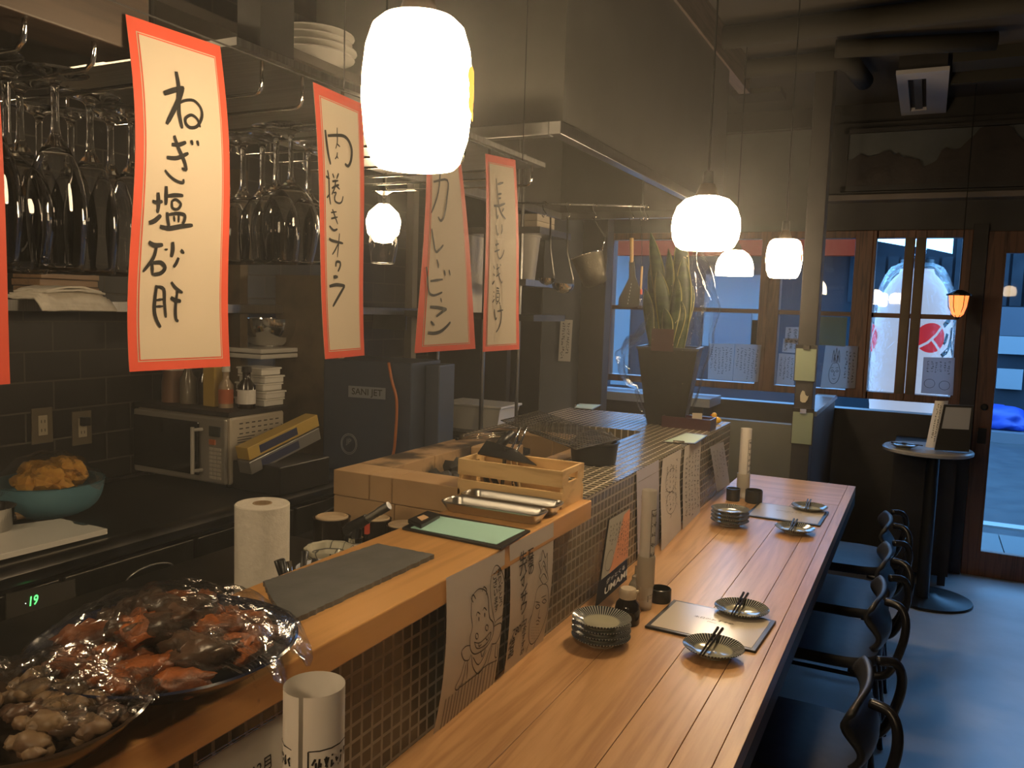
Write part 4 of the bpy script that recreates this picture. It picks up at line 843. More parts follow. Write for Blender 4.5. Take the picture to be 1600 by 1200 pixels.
S4b = [(.0014, [(188, 215), (205, 260)]), (.0016, [(190, 320), (205, 345)]), (.002, [(180, 460), (205, 410)]), (.0014, [(235, 190), (245, 280), (265, 370), (295, 440), (300, 410)]), (.0016, [(225, 262), (260, 235)]), (.0016, [(225, 355), (272, 310)]), (.0013, [(270, 195), (278, 220)]), (.0018, [(235, 505), (265, 515)]), (.0014, [(235, 545), (270, 548)]), (.0013, [(235, 580), (270, 582), (268, 680), (238, 680), (238, 582)]), (.0012, [(240, 632), (266, 632)]), (.0014, [(198, 555), (208, 570)]), (.0014, [(200, 610), (205, 630)]), (.0018, [(190, 705), (215, 655)]), (.0013, [(240, 730), (255, 700)]), (.0013, [(270, 700), (285, 728)]),
 (.0018, [(215, 800), (225, 880), (238, 950), (248, 915)]), (.002, [(255, 830), (325, 812)]), (.0018, [(288, 740), (305, 850), (300, 980), (275, 1080), (245, 1138)])]
banner([(757, 240), (804, 250), (814, 546), (757, 550)], 'red-bordered menu banner with seven small characters, beside the extractor hood', lambda u, v: .004 * math.sin(v * 4 + .5), [(w, p) for w, p in S4] + [(w, [(a * q, b * q + o4) for a, b in p]) for w, p in S4b], org=(745, 260), sc=k4)
banner([(-110, -70), (-14, -42), (19, 600), (-100, 610)], 'red-bordered menu banner showing only its edge at the frame', lambda u, v: .004 * math.sin(v * 4), [])
# ================================================================ WINE GLASSES ON RACKS
def glass_profile(kind, H):
    # upside-down glass: z measured from rim (0) up to the foot (H)
    if kind == 'wine': o = [(.033, 0), (.038, .02), (.0425, .05), (.0405, .075), (.030, .10), (.012, .118), (.0045, .13), (.0038, .17), (.0055, H - .012), (.018, H - .006), (.036, H - .0015), (.037, H)]
    elif kind == 'tulip': o = [(.026, 0), (.029, .03), (.031, .06), (.028, .095), (.018, .125), (.008, .142), (.0045, .155), (.004, .185), (.0055, H - .012), (.016, H - .006), (.033, H - .0015), (.034, H)]
    else: o = [(.030, 0), (.032, .02), (.0335, .045), (.030, .07), (.020, .09), (.008, .105), (.004, .12), (.0038, .15), (.0055, H - .012), (.016, H - .006), (.032, H - .0015), (.033, H)]
    P = []
    for i in range(len(o) - 1):
        p0, p1, p2, p3 = o[max(i - 1, 0)], o[i], o[i + 1], o[min(i + 2, len(o) - 1)]
        for k in range(3):
            t = k / 3; P.append(tuple(.5 * (2 * p1[c] + (p2[c] - p0[c]) * t + (2 * p0[c] - 5 * p1[c] + 4 * p2[c] - p3[c]) * t * t + (3 * p1[c] - p0[c] - 3 * p2[c] + p3[c]) * t ** 3) for c in (0, 1)))
    P.append(o[-1]); nb = [p for p in P if p[1] < (.118 if kind == 'wine' else .135 if kind == 'tulip' else .1)]
    return [(1e-4, nb[-1][1] - .001)] + [(max(a - .0011, .001), b) for a, b in nb[::-1]] + P + [(1e-4, H)]
GL = {}
def glass(kind, H, x, y, z, label, grp):
    if kind not in GL:
        H0 = {'wine': .205, 'tulip': .215, 'small': .185}[kind]
        o = G().lathe(glass_profile(kind, H0), 28).build('wine_glass', M_glass, smooth=0); GL[kind] = (o, H0); first = True
    else: o = GL[kind][0].copy(); COL.objects.link(o)
    o.location = (x, y, z); k = H / GL[kind][1]; o.scale = (k, k, k); return tag(o, label, 'wine glass', grp)
RKZ = 1.735
gl = [('tulip', 85, 112, -.87), ('tulip', 30, 128, -.95), ('tulip', 140, 150, -.93), ('tulip', 172, 165, -1.0), ('wine', 8, 82, -.90), ('tulip', -22, 130, -.87), ('tulip', 205, 172, -.95), ('tulip', 110, 168, -1.04), ('tulip', 60, 160, -1.06)]
for k, (kd, x, y, X) in enumerate(gl):
    p = AX(x, y, X); H = .215 if kd == 'tulip' else .22
    where = ['large tulip glass hanging upside down in the front row left of the first banner', 'tulip glass hanging upside down left of the wire loop', 'tulip glass hanging upside down between the two wire loops beside the first banner', 'tulip glass hanging upside down close against the first banner', 'wide wine glass hanging upside down at the frame edge, highest foot', 'tulip glass cut by the left frame edge', 'tulip glass mostly hidden by the first banner', 'tulip glass in the rear row behind the large front one', 'tulip glass in the rear row nearest the frame edge'][k]
    glass(kd, H, p.x, p.y, RKZ + .004 - H, where, 'glasses hanging on the first rack')
gr = [('wine', 455, 197, -.90, .205), ('small', 410, 214, -.99, .20), ('small', 355, 220, -1.04, .20), ('small', 482, 222, -1.00, .195), ('wine', 600, 300, -.99, .175), ('small', 432, 200, -1.10, .20), ('small', 508, 236, -.98, .19), ('small', 380, 215, -1.12, .2)]
for k, (kd, x, y, X, H) in enumerate(gr):
    zf = 1.772 + .003; X = X * 1; 
    for _ in range(1): p = AX(x, y, X)
    d = ray(x, y); sc = (zf - 1.5) / d.z; p = CAM + d * sc
    H = p.z - (CAM + ray(x, 412) * ((p.y) / ray(x, 412).y)).z
    glass(kd, max(.15, min(.24, H)), p.x, p.y, zf - max(.15, min(.24, H)), ['largest round wine glass hanging between the first two banners', 'slim wine glass hanging left of the large round one', 'wine glass hanging just right of the first banner', 'wine glass hanging against the second banner', 'wine glass hanging in front of the added bulb between the second and third banners', 'wine glass in the back row behind the large round one', 'wine glass mostly hidden behind the second banner', 'back-row wine glass nearest the first banner'][k], 'glasses hanging on the second rack')
t = thing('glass_rack', (-.95, .5, RKZ), 'bent wire rack under the wooden beam holding the tulip glasses', 'rack')
for k, y in enumerate((.34, .44, .525, .60, .665)):
    G().tube([(-.80, y, 1.762), (-.80, y, RKZ + .02), (-.803, y, RKZ + .006), (-.812, y, RKZ), (-1.12, y, RKZ), (-1.13, y, RKZ + .006), (-1.132, y, RKZ + .03), (-1.132, y, 1.80)], .0028, 8).build('wire', M_chrome, t, W=True, smooth=0)
G().box(-1.14, -.865, .0, .75, 1.80, 1.815).build('rack_board', M_darker, t, W=True)
t = thing('steel_glass_rack', (-.95, 1.1, 1.775), 'steel shelf with wires holding the wine glasses between the banners', 'rack')
G().box(-1.22, -.80, .80, 1.74, 1.816, 1.826).build('shelf_plate', M_steel, t, W=True)
for k, y in enumerate((.86, .94, 1.03, 1.12, 1.21, 1.30, 1.40, 1.50, 1.60, 1.70)):
    G().tube([(-.815, y, 1.816), (-.815, y, 1.785), (-.818, y, 1.776), (-.825, y, 1.772), (-1.2, y, 1.772), (-1.207, y, 1.776), (-1.21, y, 1.785), (-1.21, y, 1.816)], .0026, 8).build('wire', M_chrome, t, W=True, smooth=0)
for y in (.84, 1.46): G().tube([(-1.0, y, 1.826), (-1.0, y, 2.019)], .004, 8).build('hanger', M_steeld, t, W=True)
# ================================================================ ON THE PASS SHELF
def slab(nm, px, z, th, mt, label, cat, parent=None, bev=.0, jag=0, group=None):
    P = [AZ(a, b, z + th) for a, b in px]
    if jag:
        Q = []
        for i in range(len(P)):
            a, b = P[i], P[(i + 1) % len(P)]; n = max(2, int((b - a).length / .006))
            for k in range(n):
                q = a.lerp(b, k / n); Q.append(q + V((random.uniform(-jag, jag), random.uniform(-jag, jag), 0)))
        P = Q
    ar = sum(P[i].x * P[(i + 1) % len(P)].y - P[(i + 1) % len(P)].x * P[i].y for i in range(len(P)))
    if ar < 0: P = P[::-1]
    o = G().prism([(p.x, p.y) for p in P], z, z + th).build(nm, mt, parent, W=True, bev=bev)
    if label and parent is None: tag(o, label, cat, group)
    return o
slab('slate_board', [(412, 908), (443, 975), (678, 866), (590, 849)], UZ, .008, M_slate, 'dark grey rectangular slate serving board lying on the pass shelf', 'slate board', jag=.0012)
t = thing('clipboard', (-.80, 1.44, UZ), 'black clipboard holding a mint green sheet on the pass shelf beside the steel trays', 'clipboard')
slab('board', [(628, 824), (672, 800), (829, 828), (783, 856)], UZ, .005, M_blackp, None, None, t, .001)
slab('mint_sheet', [(642, 824), (684, 806), (820, 828), (776, 850)], UZ + .005, .001, M_mint, None, None, t)
cl = slab('clip', [(637, 811), (668, 797), (688, 803), (658, 820)], UZ + .006, .009, M_blackp, None, None, t, .002)
slab('price_tag', [(652, 808), (662, 804), (670, 808), (659, 813)], UZ + .015, .001, mat('peach_tag', (.75, .48, .26), .6), None, None, cl)
def tray(x0, x1, y0, y1, z, label):
    def rr(ins, n=6):
        pts = []; r = .022 - ins * .4
        for cx, cy, a in ((x1 - ins - r, y1 - ins - r, 0), (x0 + ins + r, y1 - ins - r, PI / 2), (x0 + ins + r, y0 + ins + r, PI), (x1 - ins - r, y0 + ins + r, 1.5 * PI)):
            for k in range(n + 1): pts.append((cx + r * math.cos(a + k * PI / 2 / n), cy + r * math.sin(a + k * PI / 2 / n)))
        return pts
    g = G(); rings = [(0.0, .022), (0, .0245), (.003, .025), (.006, .022), (.011, .004), (.014, .0022)]; vs = []; n = len(rr(0))
    for ins, zz in rings: vs += [(a, b, z + zz) for a, b in rr(ins)]
    fs = [(j * n + i, j * n + (i + 1) % n, (j + 1) * n + (i + 1) % n, (j + 1) * n + i) for j in range(len(rings) - 1) for i in range(n)]
    fs.append(tuple((len(rings) - 1) * n + i for i in range(n))); g.add(vs, fs)
    vs = [(a, b, z + .001) for a, b in rr(.013)] + [(a, b, z + .0225) for a, b in rr(0.0)]; g.add(vs, [tuple(range(n))[::-1]] + [(i, (i + 1) % n, n + (i + 1) % n, n + i) for i in range(n)])
    o = g.build('steel_tray', mat('tray_steel', (.50, .49, .46), .3, 1), W=True, smooth=30); return tag(o, label, 'tray', 'steel trays on the pass shelf')
tray(-.935, -.695, 1.53, 1.605, UZ, 'narrow polished steel tray lying next to the mint clipboard')
tray(-.935, -.695, 1.615, 1.69, UZ, 'narrow polished steel tray lying against the wooden crate')
# crate with tools
cx0, cx1, cy0, cy1, ch = -.985, -.712, 1.70, 1.832, .088
t = thing('wooden_crate', (-.85, 1.766, UZ), 'scorched wooden slatted crate with hand holes holding black tools', 'crate')
th = .007
for z0, z1 in ((.001, .038), (.050, ch)):
    for y in (cy0, cy1 - th): G().box(cx0, cx1, y, y + th, UZ + z0, UZ + z1).build('slat', M_crate, t, W=True, bev=.001)
for x in (cx0 + .0005, cx1 - th - .0005):
    g = G(); ym = (cy0 + cy1) / 2; hz0, hz1 = UZ + .056, UZ + .074
    g.box(x, x + th, cy0 + th, cy1 - th, UZ + .001, hz0); g.box(x, x + th, cy0 + th, cy1 - th, hz1, UZ + ch); g.box(x, x + th, cy0 + th, ym - .028, hz0, hz1); g.box(x, x + th, ym + .028, cy1 - th, hz0, hz1)
    g.build('end_board', M_crate, t, W=True)
G().box(cx0 + th, cx1 - th, cy0 + th, cy1 - th, UZ + .001, UZ + .007).build('bottom_board', M_crate, t, W=True)
def pt(x, y, Y_): return AY(x, y, Y_)
t = thing('bbq_spatula', (-.95, 1.77, UZ + .01), 'black flat hearth spatula leaning in the wooden crate', 'spatula')
P = [pt(*q) for q in ((746, 708, 1.74), (838, 726, 1.73), (806, 702, 1.80), (760, 688, 1.79))]
G().add([tuple(p) for p in P] + [tuple(p + V((0, .004, -.004))) for p in P], [(0, 1, 2, 3), (4, 7, 6, 5), (0, 4, 5, 1), (1, 5, 6, 2), (2, 6, 7, 3), (3, 7, 4, 0)]).build('blade', M_black, t, W=True)
g = G(); a, b = pt(790, 700, 1.78), pt(905, 800, 1.80); g.tube([a, V((-.90, 1.77, UZ + .010))], .005, 8); g.build('handle', M_black, t, W=True, smooth=40)
t = thing('wire_tongs', (-1.0, 1.80, UZ), 'wire basting tongs and brush resting across the brick hearth edge', 'tongs')
a, b, c = pt(716, 686, 1.86), pt(800, 676, 1.90), pt(822, 686, 1.84)
for k, dz in enumerate((0, .006, -.006)): G().tube([a + V((0, 0, dz * .3)), a.lerp(b, .5) + V((0, 0, dz)), b + V((0, 0, dz * .4))], .0018, 6).build('prong', M_chrome, t, W=True, smooth=0)
G().tube([a + V((-.008, 0, 0)), a], .004, 8).build('tip', M_black, t, W=True, smooth=0)
G().tube([b, b.lerp(pt(775, 700, 1.84), .5), pt(775, 702, 1.84)], [.010, .014, .010], 10).build('brush_head', M_black, t, W=True, smooth=0)
t = thing('steel_tongs', (-1.0, 1.84, UZ), 'pair of steel tongs standing up out of the wooden crate', 'tongs')
for a, b in (((812, 668), (797, 706)), ((823, 666), (806, 706))):
    p, q = pt(*a, 1.84), pt(*b, 1.80); G().tube([p, p.lerp(q, .5) + V((.002, 0, 0)), q, V((q.x + .02, 1.79, UZ + .012))], .0032, 8).build('arm', M_chrome, t, W=True, smooth=0)
for k, (x, y) in enumerate(((790, 690), (770, 694), (808, 690))):
    p = pt(x, y, 1.80); on('black_grip', G().tube([(0, 0, 0), (-.03 + .012 * k, -.004, .052)], .007, 8), M_black, (p.x, 1.785 + .012 * k - .012, UZ + .008), 'black handled kitchen tool poking out of the wooden crate', 'kitchen tool', 'black tools in the wooden crate', smooth=0)
# grill nets over the hearth
def net(P, nx, ny, lab, r=.0011):
    t = G(); L = lambda u, v: (V(P[0]).lerp(V(P[1]), u)).lerp(V(P[3]).lerp(V(P[2]), u), v)
    for i in range(nx + 1): t.tube([L(i / nx, 0), L(i / nx, 1)], r if 0 < i < nx else r * 2, 4)
    for i in range(ny + 1): t.tube([L(0, i / ny), L(1, i / ny)], r if 0 < i < ny else r * 2, 4)
    o = t.build('grill_net', noisy('scorched_wire', (.22, .19, .14), (.09, .08, .06), 14, .5, .7), W=True); return tag(o, lab, 'grill net')
net([AZ(783, 657, 1.085), AZ(842, 642, 1.105), AZ(968, 686, 1.14), AZ(900, 702, 1.16)], 16, 34, 'large scorched wire grill net leaning from the hearth bricks onto the charcoal pot')
# charcoal pot
p = AZ(920, 722, PZ); cxp, cyp = -.92, 2.36
p = AZ(918, 727, PZ); cxp, cyp = p.x, p.y + .05
t = thing('charcoal_pot', (cxp, cyp, PZ), 'black iron pot heaped with grey charcoal on the tiled bar top', 'pot')
G().lathe([(1e-4, .001), (.062, .001), (.068, .004), (.074, .062), (.078, .064), (.078, .068), (.071, .068), (.066, .01), (1e-4, .01)], 32).build('body', M_black, t, smooth=35)
g = G(); g.tube([(-.07, .0, .05), (-.16, .02, .062), (-.24, .05, .07)], [.006, .007, .008], 8); g.build('handle', M_black, t, smooth=0)
rnd = random.Random(8)
for k in range(15):
    a = rnd.uniform(0, 6.28); r = .05 * math.sqrt(rnd.random()); s = rnd.uniform(.014, .022)
    o = G().blob((0, 0, 0), (s * 1.4, s, s), k + 9, .6, 8, 6, fr=2.8).build('charcoal', M_coal, smooth=25); o.location = (cxp + r * math.cos(a), cyp + r * math.sin(a), PZ + .055 + .02 * (1 - r / .06) + (k % 3) * .008); o.rotation_euler = (k, 0, k * 2)
    tag(o, 'lump of charcoal heaped in the black iron pot', 'charcoal', 'charcoal lumps in the iron pot')
# clipboards further along, paper holder, black tray with duck
def small_clip(px, z, lab, mt=M_mint2):
    c = [AZ(a, b, z) for a, b in px]; m = (c[0] + c[2]) / 2; t = thing('clipboard', (m.x, m.y, z), lab, 'clipboard')
    slab('board', px, z, .004, M_blackp, None, None, t, .001); q = [((a - sum(p[0] for p in px) / 4) * .90 + sum(p[0] for p in px) / 4, (b - sum(p[1] for p in px) / 4) * .86 + sum(p[1] for p in px) / 4) for a, b in px]
    slab('sheet', q, z + .004, .001, mt, None, None, t); e = [AZ(a, b, z + .005) for a, b in (px[0], px[1])]
    G().box(-.02, .02, -.006, .006, 0, .006, T=Matrix.Translation(e[0].lerp(e[1], .5)) @ Euler((0, 0, math.atan2(e[1].y - e[0].y, e[1].x - e[0].x))).to_matrix().to_4x4()).build('clip', M_chrome, t, W=True)
small_clip([(1072, 675), (1106, 680), (1086, 693), (1035, 690)][::-1], PZ, 'small black clipboard with pale green sheet at the bar edge beside the plum tray')
small_clip([(896, 637), (905, 630), (940, 632), (925, 640)], PZ, 'small clipboard with a pale green sheet at the kitchen corner of the tiled bar')
s = Sheet([(925, 640), (952, 631), (953, 641), (948, 650)], P=[AZ(a, b, PZ + .03 * (k < 2)) for k, (a, b) in enumerate(((930, 640), (952, 631), (953, 643), (935, 650)))])
p = AZ(1076, 668, PZ); t = thing('black_tray', (p.x, p.y, PZ), 'dark plum box tray holding paper packets at the end of the tiled bar', 'tray')
g = G(); M_plum = mat('plum_lacquer', (.05, .015, .02), .3)
g.box(-.10, .10, -.05, .05, 0, .005); g.box(-.10, .10, -.05, -.045, .005, .045); g.box(-.10, .10, .045, .05, .005, .045); g.box(-.10, -.095, -.045, .045, .005, .045); g.box(.095, .10, -.045, .045, .005, .045); g.build('box', M_plum, t)
for k, x in enumerate((-.055, .03)): on('paper_packet', G().box(-.02, .02, -.002, .002, 0, .055), M_cream, (p.x + x, p.y + .01, PZ + .006), ['cream paper packet standing in the dark plum tray beside the plant pot', 'cream paper packet standing in the dark plum tray at the duck end'][k], 'packet', rz=.4)
pd = AZ(1119, 662, PZ); t = thing('rubber_duck', (pd.x, pd.y, PZ), 'small yellow rubber duck at the end corner of the tiled bar', 'rubber duck')
M_duck = mat('duck_yellow', (.85, .50, .03), .35)
g = G(); g.blob((0, 0, .015), (.021, .016, .015), 0, 0, 16, 10, fr=0); g.build('body', M_duck, t, smooth=0); g = G(); g.blob((-.010, 0, .036), (.0115, .0115, .0115), 0, 0, 14, 10, fr=0); g.build('head', M_duck, t, smooth=0); G().tube([(-.02, 0, .035), (-.027, 0, .034)], [.004, .002], 6).build('beak', M_red, t)
# behind the pass shelf: towel roll, bowls, torch, pots, tongs jar
KB = .869
c = AD(410, 786, 1.72); r = .0555
t = thing('paper_towel_roll', (c.x, c.y, KB), 'standing white paper towel roll behind the pass shelf', 'paper towel roll')
H = c.z - KB; G().lathe([(.02, 0), (r, 0), (r, H - .002), (r - .002, H), (.02, H)], 40).build('roll', M_towel, t, smooth=30); G().lathe([(.0185, .001), (.0195, .001), (.0195, H + .001), (.0175, H + .001), (.0175, .001)], 24).build('core', mat('kraft_core', (.40, .28, .16), .8), t, smooth=30)
BC = AY(514, 850, 1.44)
for k in range(2):
    g = G(); n = 40; f = lambda a: 1 + .05 * math.cos(a * 8); pr = [(1e-4, 0), (.028, 0), (.030, .006), (.055, .026), (.068, .046), (.0675, .049), (.060, .047), (.050, .030), (.026, .01), (1e-4, .008)]
    vs = []
    for rr_, z in pr:
        for i in range(n): a = 2 * PI * i / n; w_ = .78 * (1 + (.045 * math.cos(a * 8)) * (rr_ / .068) ** 2); vs.append((rr_ * w_ * math.cos(a), rr_ * w_ * math.sin(a), z))
    g.add(vs, [(j * n + i, j * n + (i + 1) % n, (j + 1) * n + (i + 1) % n, (j + 1) * n + i) for j in range(len(pr) - 1) for i in range(n)])
    M_hex = tiles('hex_glaze', (.55, .53, .42), (.58, .56, .45), (.10, .10, .09), .03, .018, 'XZ', off=.5, mort=.0014, rough=.15, bump=0)
    on('patterned_bowl', g, M_hex, (BC.x, BC.y, KB + .02 + .014 * k), 'pale scalloped bowl with a dark line pattern nested in the pair behind the pass shelf', 'bowl', 'patterned bowls behind the pass shelf', smooth=40)
on('bowl_riser', G().box(-.04, .04, -.04, .04, 0, .018), M_darker, (BC.x, BC.y, KB + .001), 'dark wooden block under the patterned bowls', 'block', bev=.003)
bowl('white_dish', .05, .035, mat('bluish_ceramic', (.55, .58, .66), .15), (AY(502, 885, 1.27).x, 1.27, AY(502, 885, 1.27).z - .035), 'bluish white dish tucked behind the slate board', foot=.5)
wd_ = AY(502, 885, 1.27); on('dish_stand', G().box(-.022, .022, -.022, .022, 0, wd_.z - .035 - KB - .0005), M_darker, (wd_.x, 1.27, KB), 'small dark block lifting the bluish dish behind the slate board', 'block', bev=.003)
t = thing('gas_torch', (-1.11, 1.47, KB), 'kitchen gas torch with white canister and steel burner tube', 'gas torch')
b0 = AY(556, 838, 1.50); TH = b0.z - KB - .086; b0.z = KB + TH; TH = max(TH, 0); G().lathe([(1e-4, -TH), (.033, -TH), (.034, .002 - TH), (.034, .040), (.032, .050), (.020, .066), (.0115, .072), (.0115, .078), (1e-4, .078)], 28, b0).build('canister', M_cer, t, W=True, smooth=40)
G().lathe([(.0125, .072), (.017, .074), (.017, .084), (.012, .086), (1e-4, .087)], 20, b0).build('collar', M_chrome, t, W=True, smooth=40)
P1, P2 = AY(540, 831, b0.y), AY(608, 790, b0.y + .02); d = (P2 - P1).normalized(); hd = P1 + d * .035; LT = (P2 - hd).length
G().tube([hd - d * .035, hd - d * .02, hd + d * .03], [.012, .016, .012], 12).build('valve_body', M_black, t, W=True, smooth=40)
G().tube([hd + d * .03, hd + d * (LT - .03), hd + d * (LT - .029), hd + d * LT], [.0085, .0085, .010, .010], 14).build('burner_tube', MT['tray_steel'], t, W=True, smooth=40)
G().box(-.004, .004, -.005, .005, -.03, .0, T=Matrix.Translation(hd + d * .03 + V((0, 0, -.005)))).build('trigger', M_red, t, W=True)
G().tube([b0 + V((0, 0, .08)), hd], .012, 10).build('neck', M_black, t, W=True)
for k, (x, y, r, h, lab) in enumerate(((-1.262, 1.575, .044, .105, 'dark pot with a wooden drop lid behind the gas torch'), (-1.175, 1.638, .036, .10, 'dark glazed pot half hidden behind the gas torch'), (-1.100, 1.642, .040, .095, 'dark jar with a cream lid beside the brick hearth'))):
    t = thing('small_pot', (x, y, KB), lab, 'pot'); G().lathe([(1e-4, 0), (r * .9, 0), (r, .01), (r, h), (r * 1.04, h + .003), (r * .95, h + .003), (r * .92, h - .01), (1e-4, h - .01)], 32).build('body', M_dkb, t, smooth=35)
    G().lathe([(1e-4, h - .008), (r * .86, h - .008), (r * .9, h + .004), (r * .82, h + .006), (r * .78, h - .002), (1e-4, h - .002)], 32).build('lid', noisy('cream_lid', (.50, .38, .24), (.58, .46, .31), 10, .5), t, smooth=35)
rnd = random.Random(6); hx, hy = -1.045, 1.20
on('utensil_cup', G().lathe([(1e-4, 0), (.034, 0), (.038, .10), (.035, .10), (.031, .005), (1e-4, .005)], 24), M_chrome, (hx, hy, KB), 'steel cup bristling with black tongs and spoons behind the slate board', 'cup', smooth=35)
for k in range(7):
    a = k * .9; g = G(); g.tube([(0, 0, 0), (.012 * math.cos(a), .012 * math.sin(a), .07), (.03 * math.cos(a), .026 * math.sin(a), .118 + .010 * (k % 3))], [.003, .0045, .007], 8)
    on('table_utensil', g, M_black if k % 3 else M_chrome, (hx + .008 * math.cos(a), hy + .008 * math.sin(a), KB + .006), 'black or steel handle sticking out of the utensil cup', 'utensil', 'utensils in the steel cup', smooth=0)
# ---------------------------------------------------------------- wrapped dishes at the near end
def dish(c, r, h, mt, lab, nm='serving_dish', rz=0, sx=1):
    g = G(); pr = [(1e-4, 0), (r * .5, 0), (r * .52, .005), (r * .78, h * .45), (r * .97, h * .92), (r, h), (r * .985, h + .002), (r * .95, h * .95), (r * .75, h * .5 + .003), (r * .5, .011), (1e-4, .010)]
    g.lathe(pr, 56, T=Matrix.Diagonal((sx, 1, 1, 1))); return on(nm, g, mt, c, lab, 'dish', rz=rz, smooth=40)
d1 = AZ(262, 1005, UZ + .04); d1 = V((d1.x + .0, d1.y, UZ)); R1 = .152
dish(d1, R1, .045, M_dishb, 'large navy glazed dish of grilled chicken under cling film on the pass shelf')
rnd = random.Random(21)
for k in range(46):
    a = rnd.uniform(0, 6.28); q = math.sqrt(rnd.random()); x, y = q * R1 * .70 * math.cos(a), q * R1 * .70 * math.sin(a); L = rnd.uniform(.016, .027)
    g = G(); g.blob((0, 0, 0), (L * 1.5, L * .85, L * .7), k + 100, .45, 14, 9, fr=3); z = .035 + .055 * (1 - q * q) * (.55 + .45 * rnd.random())
    dk = (abs(y / R1 + .05 + .25 * x / R1) < .22)
    o = on('chicken_piece', g, M_meat2 if dk else M_meat, (d1.x + x, d1.y + y, UZ + z), 'dark glazed chunk in the middle of the navy dish' if dk else 'browned glazed chicken piece in the navy dish', 'chicken piece', 'dark glazed chunks in the navy dish' if dk else 'chicken pieces in the navy dish', rz=rnd.uniform(0, 3), smooth=0)
cover('cling_film', (d1.x, d1.y, UZ + .046), R1, .060, 'crumpled cling film stretched over the navy dish of chicken', seed=5, wr=.008, over=1.10, drop=.025, n=56)
d2 = AZ(38, 1118, UZ + .04); d2 = V((d2.x, d2.y, UZ)); R2 = .118
dish(d2, R2, .05, M_dish, 'brown glazed dish of mushrooms half covered by film at the frame corner')
for k in range(52):
    a = rnd.uniform(0, 6.28); q = math.sqrt(rnd.random()) * .72; x, y = q * R2 * math.cos(a), q * R2 * math.sin(a); L = rnd.uniform(.007, .014)
    on('mushroom_piece', G().blob((0, 0, 0), (L * 1.4, L, L * .8), k + 200, .4, 11, 7, fr=2.6), M_mush if k % 3 else M_meat2, (d2.x + x, d2.y + y, UZ + .030 + .028 * (1 - q * q) * rnd.random()), 'cooked mushroom piece in the brown dish' if k % 3 else 'dark cooked piece among the mushrooms in the brown dish', 'mushroom piece', 'mushroom pieces in the brown dish' if k % 3 else 'dark pieces in the brown dish', rz=k, smooth=0)
def fc(u, v):
    a = PI * .08 + PI * 1.05 * u; x = math.cos(a) * R2 * 1.04; y = math.sin(a) * R2 * 1.04; x, y = x * v + (1 - v) * (u - .5) * -1.7 * R2, y * v + (1 - v) * (-.15 * R2)
    return V((d2.x + x, d2.y + y, UZ + .053 + .028 * (1 - (x * x + y * y) / R2 ** 2 / 1.1) + .012 * noise.noise(V((x * 30, y * 30, 1))) + .006 * noise.noise(V((x * 80, y * 80, 7)))))
o = G().grid(fc, 70, 40).build('cling_film', M_cling, W=True, smooth=0); tag(o, 'crumpled cling film pulled over the far half of the mushroom dish', 'cling film')
# ================================================================ PAPERS ON THE MOSAIC WALL
def hung(px, X, label, curl, draw, mt=M_white, nm='wall_menu', hang=None):
    s = Sheet(px, X=X, curl=curl)
    if s.n.x < 0: s.n = -s.n
    c = (s.P[2] + s.P[3]) / 2; t = thing(nm, (c.x, c.y, c.z), label, 'menu sheet')
    g = G(); s.patch(g, 0, 1, 0, 1, 0, 10, 24); o = g.build('sheet', mt, t, W=True, smooth=0)
    g = G(); s.ar = (s.P[1] - s.P[0]).length / (s.P[3] - s.P[0]).length; draw(s, g); g.build('ink_drawing', M_ink2, t, W=True); return t
def sk(s, g, org, k, lines, w=.0009):
    for l in lines: s.stroke(g, [(org[0] + a * k, org[1] + b * k) for a, b in l], w)
def ell(cx, cy, rx, ry, n=12, rot=0): return [(cx + rx * math.cos(2 * PI * i / n) - rot * ry * math.sin(2 * PI * i / n), cy + ry * math.sin(2 * PI * i / n)) for i in range(n + 1)]
